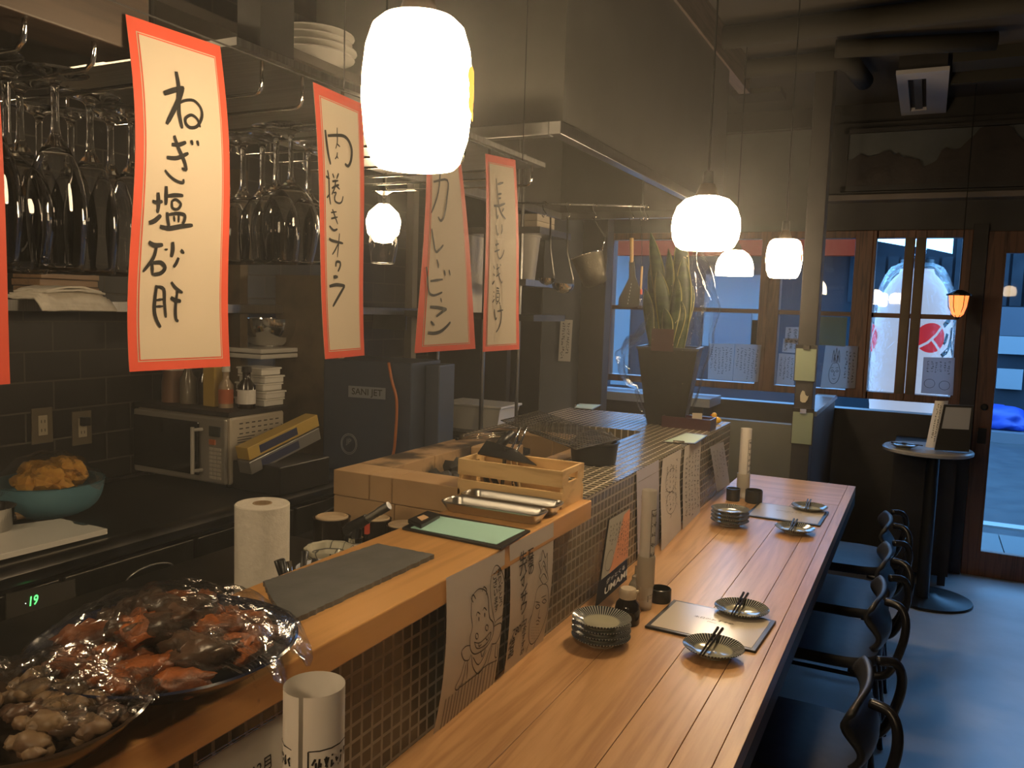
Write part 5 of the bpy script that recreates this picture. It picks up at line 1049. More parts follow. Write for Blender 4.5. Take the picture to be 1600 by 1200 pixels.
def hippo(s, g):
    o, k = (670, 860), .25
    sk(s, g, o, k, [[(248, 300), (240, 380), (245, 450), (228, 520), (232, 590), (260, 620), (310, 600), (350, 560), (378, 500), (380, 430), (355, 390), (352, 280), (338, 235), (300, 225), (262, 260), (248, 300)],
        [(258, 305), (248, 280), (262, 260), (275, 285)], [(318, 240), (330, 212), (345, 228), (340, 262)], [(272, 385), (282, 362), (298, 375)], [(315, 352), (325, 335), (340, 352)],
        ell(338, 458, 9, 18), ell(273, 508, 9, 18), [(255, 545), (290, 550), (330, 520), (362, 485), (355, 530), (320, 570), (275, 585), (258, 550)], [(285, 552), (288, 572), (305, 560)], [(330, 520), (340, 535), (348, 512)],
        [(228, 565), (200, 570), (172, 605), (190, 655), (222, 655), (235, 620)], [(385, 450), (430, 432), (425, 500), (400, 555), (370, 560)], [(240, 625), (250, 700), (290, 750), (330, 690), (350, 620), (370, 560)], [(250, 640), (290, 690), (340, 600)], [(300, 600), (310, 640), (330, 590)],
        [(195, 660), (170, 760), (140, 830), (155, 848), (185, 800), (205, 670)], [(215, 660), (215, 780)], [(155, 845), (230, 790), (290, 745), (340, 700), (410, 670)], [(400, 555), (395, 640), (410, 645), (412, 560)], [(375, 560), (350, 690)]], .0012)
    for a, b in ((288, 405), (326, 380)): sk(s, g, o, k, [[(a, b - 14), (a, b + 12)]], .0018)
    sk(s, g, o, k, [[(390, 425), (372, 330), (370, 200), (400, 100), (430, 92), (455, 160), (458, 300), (440, 380), (405, 410), (388, 432)]], .0010)
    for st, x0, y0, dy in (('ありがとう', 430, 125, 46), ('ございます', 400, 150, 48)):
        for i, ch in enumerate(st):
            u, v = s.uv(o[0] + x0 * k, o[1] + (y0 + i * dy) * k); s.text(g, ch, u, v, .085, s.ar, bold=.02)
    rnd = random.Random(3)
    for c in range(17):
        x = 70 + c * 21.5; y0 = 905 - c * 14.5 - (25 if c > 3 else 0); y1 = 1130 - c * 15 - rnd.uniform(0, 50); y = y0
        while y < y1: sk(s, g, o, k, [[(x + 8 - (y - y0) * .08, y), (x + 14 - (y - y0) * .08, y + 5), (x + 4 - (y - y0) * .08, y + 10)]], .0005); y += 12
def pine(s, g):
    o, k = (670, 860), .25
    for st, x0, y0, dy, sz in (('生パインサワー', 578, 60, 62, .17), ('石垣の', 626, 30, 48, .14), ('おすすめ', 578, 500, 45, .10), ('絶品', 500, 590, 55, .14)):
        for i, ch in enumerate(st):
            u, v = s.uv(o[0] + (x0 - i * dy * .03) * k, o[1] + (y0 + i * dy) * k)
            if ch == 'ー': sk(s, g, o, k, [[(x0 - 6, y0 + i * dy - 24), (x0 - 8, y0 + i * dy + 22)]], .0012)
            else: s.text(g, ch, u, v, sz, s.ar, bold=.015, slant=.12)
    u, v = s.uv(o[0] + 545 * k, o[1] + 495 * k); s.text(g, '780円', u, v, .13, s.ar, bold=.01, slant=.2)
    sk(s, g, o, k, [[(690, 215), (655, 250), (632, 370), (610, 470), (615, 560), (640, 585), (680, 530), (712, 430), (725, 330), (718, 230), (690, 215)], [(645, 355), (660, 340), (672, 355), (655, 368), (645, 355)], [(685, 325), (700, 308), (712, 322), (698, 335), (685, 325)], [(645, 325), (672, 330)], [(680, 300), (710, 285)], [(672, 370), (665, 420), (680, 425)], [(652, 445), (665, 440), (675, 450)], [(655, 465), (672, 462)],
        [(690, 215), (670, 170), (680, 140), (672, 80), (690, 60), (700, 0), (712, 50), (725, 20), (722, 80), (718, 140), (722, 190), (700, 215)], [(680, 150), (700, 100), (715, 150)], [(675, 185), (698, 150), (718, 190)], [(685, 110), (700, 70), (712, 110)], [(625, 400), (600, 460)], [(615, 580), (602, 640)], [(660, 560), (648, 620)]], .0011)
    for i in range(26): a, b = 628 + (i % 5) * 11, 480 + (i // 5) * 17; sk(s, g, o, k, [[(a, b), (a + 2, b + 7)]], .0005)
hung([(697, 903), (789, 858), (770, 1078), (674, 1161)], [-.686, -.686, -.7275, -.7265], 'white sheet with a smiling hippo drawing hanging from the pass shelf', lambda u, v: .012 * math.sin(v * PI) * (1 - .4 * u), hippo)
hung([(796, 852), (865, 816), (848, 1005), (786, 1064)], [-.686, -.686, -.7285, -.7285], 'white sheet with a pineapple face drawing hanging next to the hippo sheet', lambda u, v: .008 * math.sin(v * PI), pine)
hung([(994, 737), (1029, 718), (1030, 856), (996, 880)], [-.731] * 4, 'bluish menu sheet with purple scrawl on the mosaic wall behind the rolled menu', lambda u, v: .001, lambda s, g: (s.scrib(g, .1, .9, .25, .8, 4, .0009, .08, 3), s.stroke(g, [(.05, .12), (.95, .12)], .0006, px=False)), mt=mat('lilac_paper', (.55, .55, .66), .7))
hung([(1036, 717), (1065, 701), (1062, 838), (1031, 861)], [-.731, -.731, -.715, -.70], 'white sheet with a rubbed figure sketch on the mosaic wall, second of the curling pair', lambda u, v: -.004 * math.sin(v * 5), lambda s, g: ([s.stroke(g, [(.5 + .28 * math.cos(a * .6), .3 + .13 * math.sin(a * .6)) for a in range(11)], .0008, px=False), s.stroke(g, [(.5 + .26 * math.cos(a * .6), .55 + .12 * math.sin(a * .6)) for a in range(11)], .0008, px=False)], s.scrib(g, .2, .85, .08, .75, 4, .0007, .05, 5)))
hung([(1070, 698), (1096, 685), (1092, 813), (1065, 832)], [-.731, -.731, -.72, -.71], 'white sheet filled with dark vertical writing on the mosaic wall below the far clipboard', lambda u, v: -.003 * math.sin(v * 5), lambda s, g: s.scrib(g, .08, .95, .1, .9, 5, .0010, .045, 6, .1))
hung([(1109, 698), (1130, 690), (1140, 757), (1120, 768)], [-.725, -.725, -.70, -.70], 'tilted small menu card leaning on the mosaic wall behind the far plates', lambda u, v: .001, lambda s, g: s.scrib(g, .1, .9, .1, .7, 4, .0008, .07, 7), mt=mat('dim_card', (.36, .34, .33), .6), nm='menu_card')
# menu on the kitchen panel, clipboards on the post
P = [AY(a, b, 4.59) for a, b in ((876, 499), (895, 500), (891, 565), (872, 564))]
s = Sheet(None, P=P); s.n = V((0, -1, 0)); t = thing('wall_note', ((P[0].x + P[1].x) / 2, 4.59, P[3].z), 'narrow white note taped to the grey blue panel beside the strainer', 'note'); g = G(); s.patch(g, 0, 1, 0, 1); g.build('sheet', M_white, t, W=True); g = G(); s.scrib(g, .1, .9, .06, .94, 2, .0012, .05, 4); g.build('writing', M_ink2, t, W=True)
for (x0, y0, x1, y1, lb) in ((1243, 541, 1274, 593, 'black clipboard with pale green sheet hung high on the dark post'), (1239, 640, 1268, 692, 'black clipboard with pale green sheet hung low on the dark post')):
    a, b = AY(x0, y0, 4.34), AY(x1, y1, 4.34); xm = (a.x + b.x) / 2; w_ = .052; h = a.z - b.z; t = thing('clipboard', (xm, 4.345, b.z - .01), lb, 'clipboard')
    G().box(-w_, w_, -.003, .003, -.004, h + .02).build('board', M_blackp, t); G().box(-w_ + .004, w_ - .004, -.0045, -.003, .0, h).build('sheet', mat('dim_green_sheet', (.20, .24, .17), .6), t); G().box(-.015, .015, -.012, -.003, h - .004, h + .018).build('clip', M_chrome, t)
a = AY(1256, 620, 4.34); t = thing('hen_magnet', (a.x, 4.343, a.z - .025), 'small pale hen-shaped plaque on the dark post between the clipboards', 'plaque')
g = G(); g.prism([(-.016, .002), (-.006, -.004), (.008, -.003), (.018, .012), (.022, .032), (.014, .028), (.006, .036), (.002, .052), (-.008, .056), (-.014, .046), (-.018, .03)], -.003, .003, T=Matrix.Rotation(PI / 2, 4, 'X')); g.build('plaque', mat('pale_plaque', (.42, .38, .28), .5), t)
# ================================================================ ON THE DINING COUNTER
def plate_mat():
    if 'striped_glaze' in MT: return MT['striped_glaze']
    m = mat('striped_glaze', (.5, .5, .5), .12); N, L = nt(m); b = N['Principled BSDF']
    tc = N.new('ShaderNodeTexCoord'); sp = N.new('ShaderNodeSeparateXYZ'); L.new(tc.outputs['Object'], sp.inputs[0])
    at = N.new('ShaderNodeMath'); at.operation = 'ARCTAN2'; L.new(sp.outputs['Y'], at.inputs[0]); L.new(sp.outputs['X'], at.inputs[1])
    mu = N.new('ShaderNodeMath'); mu.operation = 'MULTIPLY'; mu.inputs[1].default_value = 60; L.new(at.outputs[0], mu.inputs[0])
    si = N.new('ShaderNodeMath'); si.operation = 'SINE'; L.new(mu.outputs[0], si.inputs[0])
    ra = N.new('ShaderNodeValToRGB'); e = ra.color_ramp.elements; e[0].position = .55; e[1].position = .85; e[0].color = (.013, .018, .028, 1); e[1].color = (.42, .42, .36, 1)
    mr = N.new('ShaderNodeMapRange'); mr.inputs['From Min'].default_value = -1; L.new(si.outputs[0], mr.inputs[0]); L.new(mr.outputs[0], ra.inputs[0])
    ln = N.new('ShaderNodeVectorMath'); ln.operation = 'LENGTH'; cm = N.new('ShaderNodeCombineXYZ'); L.new(sp.outputs['X'], cm.inputs[0]); L.new(sp.outputs['Y'], cm.inputs[1]); L.new(cm.outputs[0], ln.inputs[0])
    ga = N.new('ShaderNodeMapRange'); ga.inputs['From Min'].default_value = .038; ga.inputs['From Max'].default_value = .043; L.new(ln.outputs['Value'], ga.inputs[0])
    mx = N.new('ShaderNodeMix'); mx.data_type = 'RGBA'; mx.inputs[6].default_value = (.40, .38, .27, 1); L.new(ga.outputs[0], mx.inputs[0]); L.new(ra.outputs[0], mx.inputs[7]); L.new(mx.outputs[2], b.inputs['Base Color'])
    return m
M_plate = plate_mat(); PR = .067
def plate_g():
    g = G(); n = 48; pr = [(1e-4, .003), (.028, .003), (.030, 0), (.034, 0), (.036, .005), (.052, .011), (PR - .002, .0185), (PR, .0205), (PR - .001, .0215), (PR - .004, .0205), (.050, .014), (.036, .0085), (1e-4, .007)]; g.lathe(pr, n); return g
proto = None
def plate(x, y, z, label, group, rz=0):
    global proto
    if proto is None: proto = plate_g().build('striped_plate', M_plate, smooth=40); o = proto
    else: o = proto.copy(); COL.objects.link(o)
    o.location = (x, y, z); o.rotation_euler = (0, 0, rz); return tag(o, label, 'plate', group)
pa_ = AZ(940, 968, TZ + .055)
for k in range(4): plate(pa_.x, pa_.y, TZ + .0005 + .0135 * k, ['striped indigo plate in the stack beside the soy sauce bottle', 'striped indigo plate in the stack beside the soy sauce bottle', 'striped indigo plate in the stack beside the soy sauce bottle', 'top striped indigo plate of the stack beside the soy sauce bottle'][k], 'stack beside the soy sauce bottle' if k < 3 else None, k)
pb = AZ(1141, 797, TZ + .055)
for k in range(4): plate(pb.x, pb.y, TZ + .0005 + .0135 * k, 'striped indigo plate in the far stack beside the black cup' if k < 3 else 'top striped indigo plate of the far stack beside the black cup', 'far plate stack' if k < 3 else None, k)
def chops(c, a, lab, z):
    for k in (0, 1):
        g = G(); d = V((math.cos(a), math.sin(a), 0)); q = V((-d.y, d.x, 0)); L = .087
        p0 = V((c.x, c.y, z)) - d * L + q * (.005 + .006 * k - .004); p1 = V((c.x, c.y, z)) + d * L + q * (.011 * k - .001)
        g.tube([p0, p1], [.0022, .0036], 8); o = g.build('chopstick', mat('black_lacquer', (.015, .012, .012), .15), W=True, smooth=40); tag(o, lab, 'chopstick', lab.split(' pair')[0])
sets = [((1115, 1008), 'striped plate with chopsticks in front of the open menu folder'), ((1159, 948), 'striped plate with chopsticks behind the open menu folder'), ((1242, 823), 'striped plate with chopsticks before the far menu folder'), ((1265, 790), 'striped plate with chopsticks at the far corner behind the far menu folder')]
for k, ((x, y), lb) in enumerate(sets):
    c = AZ(x, y, TZ + .0215); plate(c.x, c.y, TZ + .0005, lb, None, k)
    chops(V((c.x - .004, c.y + .012, 0)), 1.56 + .02 * k, ['black chopstick laid across the plate in front of the menu folder', 'black chopstick laid across the plate behind the menu folder', 'black chopstick laid across the plate before the far folder', 'black chopstick laid across the plate at the far corner'][k], TZ + .0245)
def folder(x0, x1, y0, y1, lab, rz):
    t = thing('menu_folder', ((x0 + x1) / 2, (y0 + y1) / 2, TZ), lab, 'menu folder', rz=rz); w_, d = (x1 - x0) / 2, (y1 - y0) / 2
    G().box(-w_, w_, -d, d, .0005, .006).build('cover', M_blackp, t, bev=.0015); G().box(-w_ + .011, w_ - .011, -d + .011, d - .011, .006, .0068).build('page', mat('menu_page', (.66, .58, .47), .18), t)
    vs, fs = tmesh('本日のおすすめ', .014); g = G().add([(p.x, p.y + .02, .0071) for p in vs], fs); vs, fs = tmesh('Menu', .010); g.add([(p.x, p.y + .003, .0071) for p in vs], fs); g.build('writing', M_ink2, t)
folder(-.545, -.285, 1.845, 2.06, 'open black menu folder with a cream page on the dining counter', -.05)
folder(-.555, -.290, 3.10, 3.345, 'far black menu folder with a cream page between two plates', -.02)
# soy bottle
def soy(x, y, lab):
    t = thing('soy_sauce_bottle', (x, y, TZ), lab, 'bottle'); G().lathe([(1e-4, 0), (.029, 0), (.031, .003), (.031, .034), (.027, .050), (.019, .060), (.018, .066), (1e-4, .066)], 28).build('body', mat('soy_glass', (.012, .008, .006), .06), t, smooth=40)
    G().lathe([(1e-4, .062), (.020, .062), (.0215, .066), (.0215, .080), (.018, .086), (1e-4, .088)], 24).build('cap', mat('ivory_cap', (.62, .52, .38), .35), t, smooth=40)
    G().tube([(.017, 0, .078), (.026, 0, .083)], [.004, .003], 8).build('spout', MT['ivory_cap'], t, smooth=0)
p = AZ(977, 975, TZ); soy(p.x, p.y + .01, 'dark soy sauce bottle with ivory cap behind the near plate stack')
c = AZ(1000, 955, TZ); on('seasoning_shaker', G().lathe([(1e-4, 0), (.014, 0), (.016, .05), (.012, .058), (.009, .062), (.009, .072), (.003, .078), (.0025, .1), (1e-4, .1)], 18), mat('clear_shaker', (.30, .27, .22), .15), (c.x - .030, c.y + .045, TZ), 'small clear shaker with a thin nozzle behind the soy sauce bottle', 'shaker', smooth=40)
c = AZ(1028, 945, TZ); on('black_cup', G().lathe([(1e-4, 0), (.026, 0), (.0285, .004), (.0285, .034), (.0255, .036), (.0255, .006), (1e-4, .006)], 28), M_blackp, (c.x - .004, c.y + .03, TZ), 'round black cup standing beside the frosted menu holder', 'cup', smooth=40)
c2 = AZ(1168, 790, TZ); on('black_cup', G().lathe([(1e-4, 0), (.030, 0), (.034, .004), (.034, .050), (.031, .052), (.031, .006), (1e-4, .006)], 28), M_blackp, (c2.x + .01, c2.y + .07, TZ), 'black cup beside the far frosted menu holder', 'cup', smooth=40)
on('black_cup', G().lathe([(1e-4, 0), (.026, 0), (.028, .05), (.025, .05), (.023, .006), (1e-4, .006)], 24), M_blackp, (c2.x - .07, c2.y + .06, TZ), 'black cup standing between the far menu card and the frosted holder', 'cup', smooth=40)
def holder(x, y, r, h, lab):
    t = thing('frosted_holder', (x, y, TZ), lab, 'cup'); G().lathe([(1e-4, .0005), (r * .78, .0005), (r * .8, .002), (r * .85, h * .42), (r, h * .45), (r, h), (r * .95, h), (r * .94, h * .46), (r * .78, .004), (1e-4, .004)], 28).build('cup', mat('frosted_plastic', (.62, .56, .46), .35, trans=.25), t, smooth=40); return t
def rolled(x, y, z0, r, h, a0, a1, lab, seed, lift=0, wr=2, gm=None):
    t = thing('rolled_menu', (x, y, z0), lab, 'rolled menu'); n = 44
    def f(u, v): a = a0 + (a1 - a0) * u; rr = r * (1 + .04 * u * 1.5); return V((rr * math.cos(a), rr * math.sin(a), h * v - lift * 0))
    g = G(); g.grid(f, n, 2); g.build('paper', M_white, t, smooth=0)
    g = G(); rnd = random.Random(seed)
    def st(u0, v0, u1, v1, w_=.0008):
        k = 5; vs = []
        for i in range(k): q = i / (k - 1); u = u0 + (u1 - u0) * q; v = v0 + (v1 - v0) * q; p = f(u, v); nn = V((p.x, p.y, 0)).normalized() * .0007; d = (f(u1, v1) - f(u0, v0)).normalized(); s_ = d.cross(nn.normalized()) * w_; vs += [p + nn + s_, p + nn - s_]
        g.add(vs, [(2 * i, 2 * i + 1, 2 * i + 3, 2 * i + 2) for i in range(k - 1)])
    for ub in (gm or [(.03, .28), (.66, .97)]):
        st(ub[0], .84, ub[1], .84); st(ub[0], .84, ub[0], .05); 
        for row in range(9):
            v = .80 - row * .085
            for c in range(7 if row == 0 else 6):
                u = ub[0] + (ub[1] - ub[0]) * (.12 + c * .135)
                for q in range(3): st(u + rnd.uniform(-.01, .012), v + rnd.uniform(-.02, .02), u + rnd.uniform(-.01, .012), v + rnd.uniform(-.02, .02), .0011 if row == 0 else .0009)
    g.build('writing', M_ink, t); return t
ch_ = AZ(1005, 950, TZ); hx_, hy_ = ch_.x + .002, ch_.y
ht = AY(1012, 868, hy_).z - TZ; holder(hx_, hy_, .0225, ht, 'frosted plastic holder cup carrying the rolled menu by the soy bottle')
rh = AY(1006, 762, hy_).z - TZ - .012; rolled(hx_, hy_, TZ + .008, .0185, rh, -PI * .95, PI * .95, 'tall rolled paper menu with handwriting standing in the near frosted holder', 3, gm=[(.36, .62)])
g = G()
s = Sheet(None, P=[V((hx_ - .045, hy_ - .024, TZ + rh * .99)), V((hx_ + .03, hy_ - .030, TZ + rh * .97)), V((hx_ + .024, hy_ - .036, TZ + .03)), V((hx_ - .04, hy_ - .040, TZ + .03))], curl=lambda u, v: .012 * math.sin(PI * u)); s.n = V((.3, -.95, 0))
cf = AZ(1160, 778, TZ); cf = V((cf.x, cf.y, TZ)); ht = AY(1166, 740, cf.y).z - TZ; holder(cf.x, cf.y, .026, ht, 'frosted plastic holder cup carrying the far rolled menu')
rolled(cf.x, cf.y, TZ + .008, .022, AY(1160, 668, cf.y).z - TZ - .01, -PI * .95, PI * .95, 'tall rolled paper menu standing in the far frosted holder', 4, gm=[(.36, .62)])
# near rolled menu and card at bottom of frame
rc = AD(492, 1075, .86); rr_ = .0305; rolled(rc.x, rc.y, TZ, rr_, rc.z - TZ + .004, -PI * .40 , PI * 1.56, 'wide rolled paper menu standing open at the bottom edge of the frame', 5, gm=[(.03, .28), (.70, .96)])
Pm = [AX(310, 1196, -.705), AX(448, 1112, -.705)]; d = (Pm[1] - Pm[0]); P = [Pm[0], Pm[1], Pm[1] + V((.05, 0, -.17)), Pm[0] + V((.05, 0, -.17))]
s = Sheet(None, P=P); s.n = V((1, 0, .28)).normalized(); c = (P[2] + P[3]) / 2; t = thing('menu_stand', (c.x, c.y, TZ), 'clear edged menu card leaning on the mosaic wall behind the wide rolled menu', 'menu card')
g = G(); s.patch(g, 0, 1, 0, 1, 0, 2, 2); g.build('card', mat('grey_card', (.42, .40, .35), .5), t, W=True); g = G(); g.tube([P[0] + V((0, -.004, .003)), P[1] + V((0, .004, .003))], .0022, 6); g.tube([P[0] + V((0, -.004, .003)), P[3]], .0022, 6); g.build('acrylic_edge', M_glass, t, W=True)
g = G()
for k, (st, u, v, sz) in enumerate((('ゲッツ', .40, .34, .13), ('12月', .60, .25, .13), ('川えび', .72, .40, .13), ('からあげ', .55, .52, .12))): s.text(g, st, u, v, sz, .75, bold=.01, slant=.2)
g.build('writing', M_ink, t, W=True)
# leaning promo stand
P = [AX(951, 812, -.722), AX(985, 792, -.722), AX(981, 905, -.655), AX(931, 950, -.655)]
t = thing('promo_stand', ((P[2].x + P[3].x) / 2, (P[2].y + P[3].y) / 2, TZ), 'leaning promotional stand with orange print above a black lettered band', 'menu stand'); s = Sheet([(951, 812), (985, 792), (981, 905), (931, 950)], P=P); s.n = s.n if s.n.x > 0 else -s.n
g = G(); s.patch(g, 0, 1, 0, 1, -.003, 2, 2); g.build('backing', M_black, t, W=True)
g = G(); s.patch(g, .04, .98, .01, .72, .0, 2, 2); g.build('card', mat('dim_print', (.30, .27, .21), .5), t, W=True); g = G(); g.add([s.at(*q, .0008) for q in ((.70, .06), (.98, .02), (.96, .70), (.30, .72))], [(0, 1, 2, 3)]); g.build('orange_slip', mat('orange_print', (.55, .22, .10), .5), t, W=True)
g = G(); s.scrib(g, .1, .7, .08, .4, 5, .0006, .05, 8); s.stroke(g, [(.25 + .14 * math.cos(a * .6), .55 + .12 * math.sin(a * .6)) for a in range(11)], .0006, px=False); s.scrib(g, .5, .95, .12, .66, 5, .0006, .05, 9); g.build('sketch', M_ink2, t, W=True)
g = G(); s.text(g, 'グッとくる', .55, .80, .13, .45, e=.001, bold=.01); s.text(g, 'UMAMI', .58, .90, .24, .45, e=.001, bold=.02); g.build('lettering', mat('white_print', (.65, .62, .55), .5), t, W=True)
# ================================================================ HOOD RAIL AND HANGING TOOLS
t = thing('tool_rail', (-1.0, 2.8, 1.86), 'steel rail under the extractor hood where the ladles and strainer hang', 'rail')
ra, rb = V((-1.36, 2.70, 1.872)), V((-.93, 2.90, 1.872)); G().tube([ra, rb], .0035, 8).build('bar', M_steel, t, W=True, smooth=0)
for q in (ra.lerp(rb, .03), ra.lerp(rb, .97)): G().tube([q, V((q.x, q.y, 2.6))], .0035, 6).build('hanger', M_steel, t, W=True)
def rp(f): return ra.lerp(rb, f)
def pz(x, y, dep): return AD(x, y, dep)
def onrail(x): # point of the rail seen at column x
    best = min(range(101), key=lambda i: abs((lambda c: 800 - FPX * c.x / c.z)(RW.transposed() @ (rp(i / 100) - CAM)) - x)); return rp(best / 100)
def hook(q, nm='s_hook', lab=''):
    g = G(); pts = [V((q.x + .008 * math.sin(a), q.y, q.z + .0 + .008 * math.cos(a))) for a in (2.4, 1.4, .5, -.4, -1.2, -2.0)]; pts += [V((q.x - .004, q.y, q.z - .02)), V((q.x + .008, q.y, q.z - .035)), V((q.x + .006, q.y, q.z - .046)), V((q.x - .002, q.y, q.z - .048)), V((q.x - .008, q.y, q.z - .042))]
    o = g.tube(pts, .0016, 6).build(nm, M_chrome, W=True, smooth=0); tag(o, lab, 'hook')
for k, x in enumerate((850, 888, 930, 987, 1003, 1022)): hook(onrail(x), lab=['steel S hook carrying the small ladle', 'steel S hook carrying the large ladle', 'steel S hook carrying the strainer', 'steel S hook carrying the black spatula', 'steel S hook carrying the basting bottle', 'empty steel S hook near the potted plant leaves'][k])
def ladle(x, ybot, r, lab):
    q = onrail(x); zb = (CAM + ray(x, ybot) * (q.y / ray(x, ybot).y)).z; t = thing('ladle', (q.x, q.y, zb), lab, 'ladle'); h = q.z - .048 - zb
    G().lathe([(1e-4, 0), (r * .5, r * .12), (r * .85, r * .42), (r, r * .85), (r * 1.03, r * .85), (r * .95, r * .86), (r * .8, r * .45), (r * .48, r * .17), (1e-4, r * .05)], 28, (-r * .2, 0, 0)).build('bowl', M_chrome, t, smooth=35)
    G().tube([(r * .75, 0, r * .8), (r * .72, 0, r * 1.3), (.004, 0, h * .55), (0, 0, h)], .0035, 8).build('handle', M_steel, t, smooth=0); return t
ladle(862, 446, .030, 'small steel ladle hanging under the hood against the grey blue panel'); ladle(888, 459, .042, 'larger steel ladle hanging under the hood beside the strainer')
q = onrail(930); c = pz(932, 425, (q - CAM).dot(-RW.col[2])) if False else CAM + ray(932, 420) * (q.y / ray(932, 420).y)
t = thing('strainer', (c.x, q.y, c.z - .06), 'deep wire mesh noodle strainer tilted on its hook beside the window', 'strainer')
Rt = Euler((.1, math.radians(-17), 0)).to_matrix().to_4x4(); M_mesh = film('fine_mesh', .25, .35, (.4, .36, .28), bump=.3, scale=60, tint=(.35, .32, .27))
G().lathe([(.03, .0), (.044, .008), (.050, .05), (.058, .115)], 32, T=Rt).build('mesh_basket', M_mesh, t, smooth=0)
G().lathe([(1e-4, .0), (.03, .0)], 32, T=Rt).build('mesh_bottom', M_mesh, t, smooth=0)
G().tube([Rt @ V((.058 * math.cos(k * PI / 14), .058 * math.sin(k * PI / 14), .115)) for k in range(28)], .0030, 8, closed=True).build('rim', M_chrome, t, smooth=0)
G().tube([Rt @ V((.058, 0, .115)), V((.03, 0, .17)), V((q.x - c.x, 0, q.z - .046 - (c.z - .06)))], .003, 8).build('handle', M_chrome, t, smooth=0)
def hangpt(x, y, Y_): return CAM + ray(x, y) * (Y_ / ray(x, y).y)
q = onrail(987); t = thing('spatula', (q.x, q.y, hangpt(985, 480, q.y).z), 'black slotted spatula with a wooden handle hanging in front of the window', 'spatula')
pts = [hangpt(*p, q.y) for p in ((983, 408), (991, 408), (993, 432), (1000, 452), (999, 478), (982, 481), (966, 478), (967, 466), (983, 434))]
o = t.location; Tm = Matrix(((1, 0, 0, 0), (0, 0, 1, 0), (0, 1, 0, 0), (0, 0, 0, 1)))
G().prism([(p.x - o.x, p.z - o.z) for p in pts], -.0015, .0015, T=Tm).build('blade', M_blackp, t)
g = G(); 
for k in range(7): p = hangpt(981 + k * .9, 474 - k * 5, q.y - .002); g.box(p.x - o.x - .0012, p.x - o.x + .0012, -.0022, -.0016, p.z - o.z - .003, p.z - o.z + .003)
g.build('slot', mat('slot_light', (.5, .5, .5), .5), t)
a, b = hangpt(987, 372, q.y), hangpt(987, 410, q.y); G().tube([a - o, b - o], [.0075, .0065], 10).build('handle', wood('spatula_handle', (.40, .24, .08), (.46, .28, .10), (.3, .18, .06), 'Z'), t, smooth=40); G().tube([V((q.x, q.y, q.z - .046)) - o, a - o], .0012, 6).build('loop', M_chrome, t)
q = onrail(1003); t = thing('basting_brush', (q.x, q.y, hangpt(1001, 462, q.y).z), 'thin basting brush with wooden handle and red collar beside the black spatula', 'brush'); o = t.location
a, b, c = hangpt(1003, 416, q.y) - o, hangpt(1001, 452, q.y) - o, hangpt(1001, 460, q.y) - o; G().tube([a, b], .0045, 8).build('handle', MT['spatula_handle'], t, smooth=40); G().tube([b, c], .0065, 8).build('collar', M_red, t, smooth=40); G().tube([c, c + V((0, 0, -.05))], [.006, .009], 8).build('bristles', film('clear_bristle', .1, .2, bump=.4), t, smooth=0); G().tube([V((q.x, q.y, q.z - .046)) - o, a], .0011, 6).build('loop', M_chrome, t)
# ================================================================ POTTED SNAKE PLANT
PY = 3.40; t = thing('potted_snake_plant', (-.955, PY, PZ), 'tall snake plant in a black tapered pot wrapped in clear cellophane', 'potted plant')
g = G(); T45 = Matrix.Rotation(PI / 4 + .15, 4, 'Z'); k = 1.414
g.lathe([(1e-4, .002), (.075 * k, .002), (.12 * k, .315), (.126 * k, .315), (.126 * k, .325), (.112 * k, .325), (.10 * k, .28), (1e-4, .28)], 4, T=T45); g.build('pot', M_blackp, t)
G().box(-.085, .085, -.085, .085, .285, .295, T=Matrix.Rotation(.15, 4, 'Z')).build('soil', noisy('soil', (.03, .02, .015), (.06, .04, .03), 40, .9), t)
def leafmat():
    m = noisy('snake_leaf', (.022, .045, .02), (.06, .09, .036), 9, .4, stretch=(1, 1, 3), lo=.42, hi=.6); return m
M_leaf = leafmat(); M_lm = mat('leaf_margin', (.30, .28, .10), .4)
rnd = random.Random(12)
for i, (px_, py_, bx_, yo, w_, lean) in enumerate(((1062, 350, 1052, .02, .038, .01), (1018, 362, 1035, -.01, .036, .0), (1040, 388, 1042, -.04, .040, .0), (1012, 410, 1028, .03, .034, 0), (1070, 400, 1058, -.03, .036, 0), (1028, 420, 1036, -.06, .036, 0), (1052, 430, 1048, -.07, .034, 0), (1075, 440, 1060, .04, .03, 0), (1003, 450, 1024, .0, .028, 0), (1060, 470, 1055, -.06, .03, 0), (1034, 480, 1040, -.09, .03, 0), (1022, 455, 1032, .05, .032, 0))):
    tp = hangpt(px_, py_, PY + yo); bt = hangpt(bx_, 560, PY + yo * .4); L = V((tp.x - t.location.x, tp.y - t.location.y, tp.z - PZ)); B = V((bt.x - t.location.x, yo * .4, .29)); a0 = rnd.uniform(-.5, .5); tw = rnd.uniform(-.6, .6)
    def lf(u, v, mar=1.0, off=0.0):
        c = B.lerp(L, v) + V((.012 * math.sin(v * 3 + a0 * 4), .01 * math.sin(v * 2.3), 0)); ww = w_ * (.45 + 1.5 * v - .4 * v * v) * (1 - v ** 5) * .78 * mar; a = a0 + tw * v; s_ = (u - .5) * 2
        return c + V((math.cos(a), math.sin(a), 0)) * s_ * ww + V((-math.sin(a), math.cos(a), 0)) * (.35 * ww * s_ * s_ + off)
    o = G().grid(lambda u, v: lf(u, v), 6, 18).build('leaf', M_leaf, t, smooth=0, solid=.003)
    g = G(); g.grid(lambda u, v: lf(0 + u * .07, v, 1.05, -.0022), 1, 18); g.grid(lambda u, v: lf(.93 + u * .07, v, 1.05, -.0022), 1, 18); g.build('leaf_margin', M_lm, o, smooth=0)
o = WL[t.name]; G().box(-.012 - .03, .05, -.145, -.143, .31, .40).build('red_gift_card', mat('maroon_card', (.05, .018, .018), .5), t)
rnd = random.Random(2)
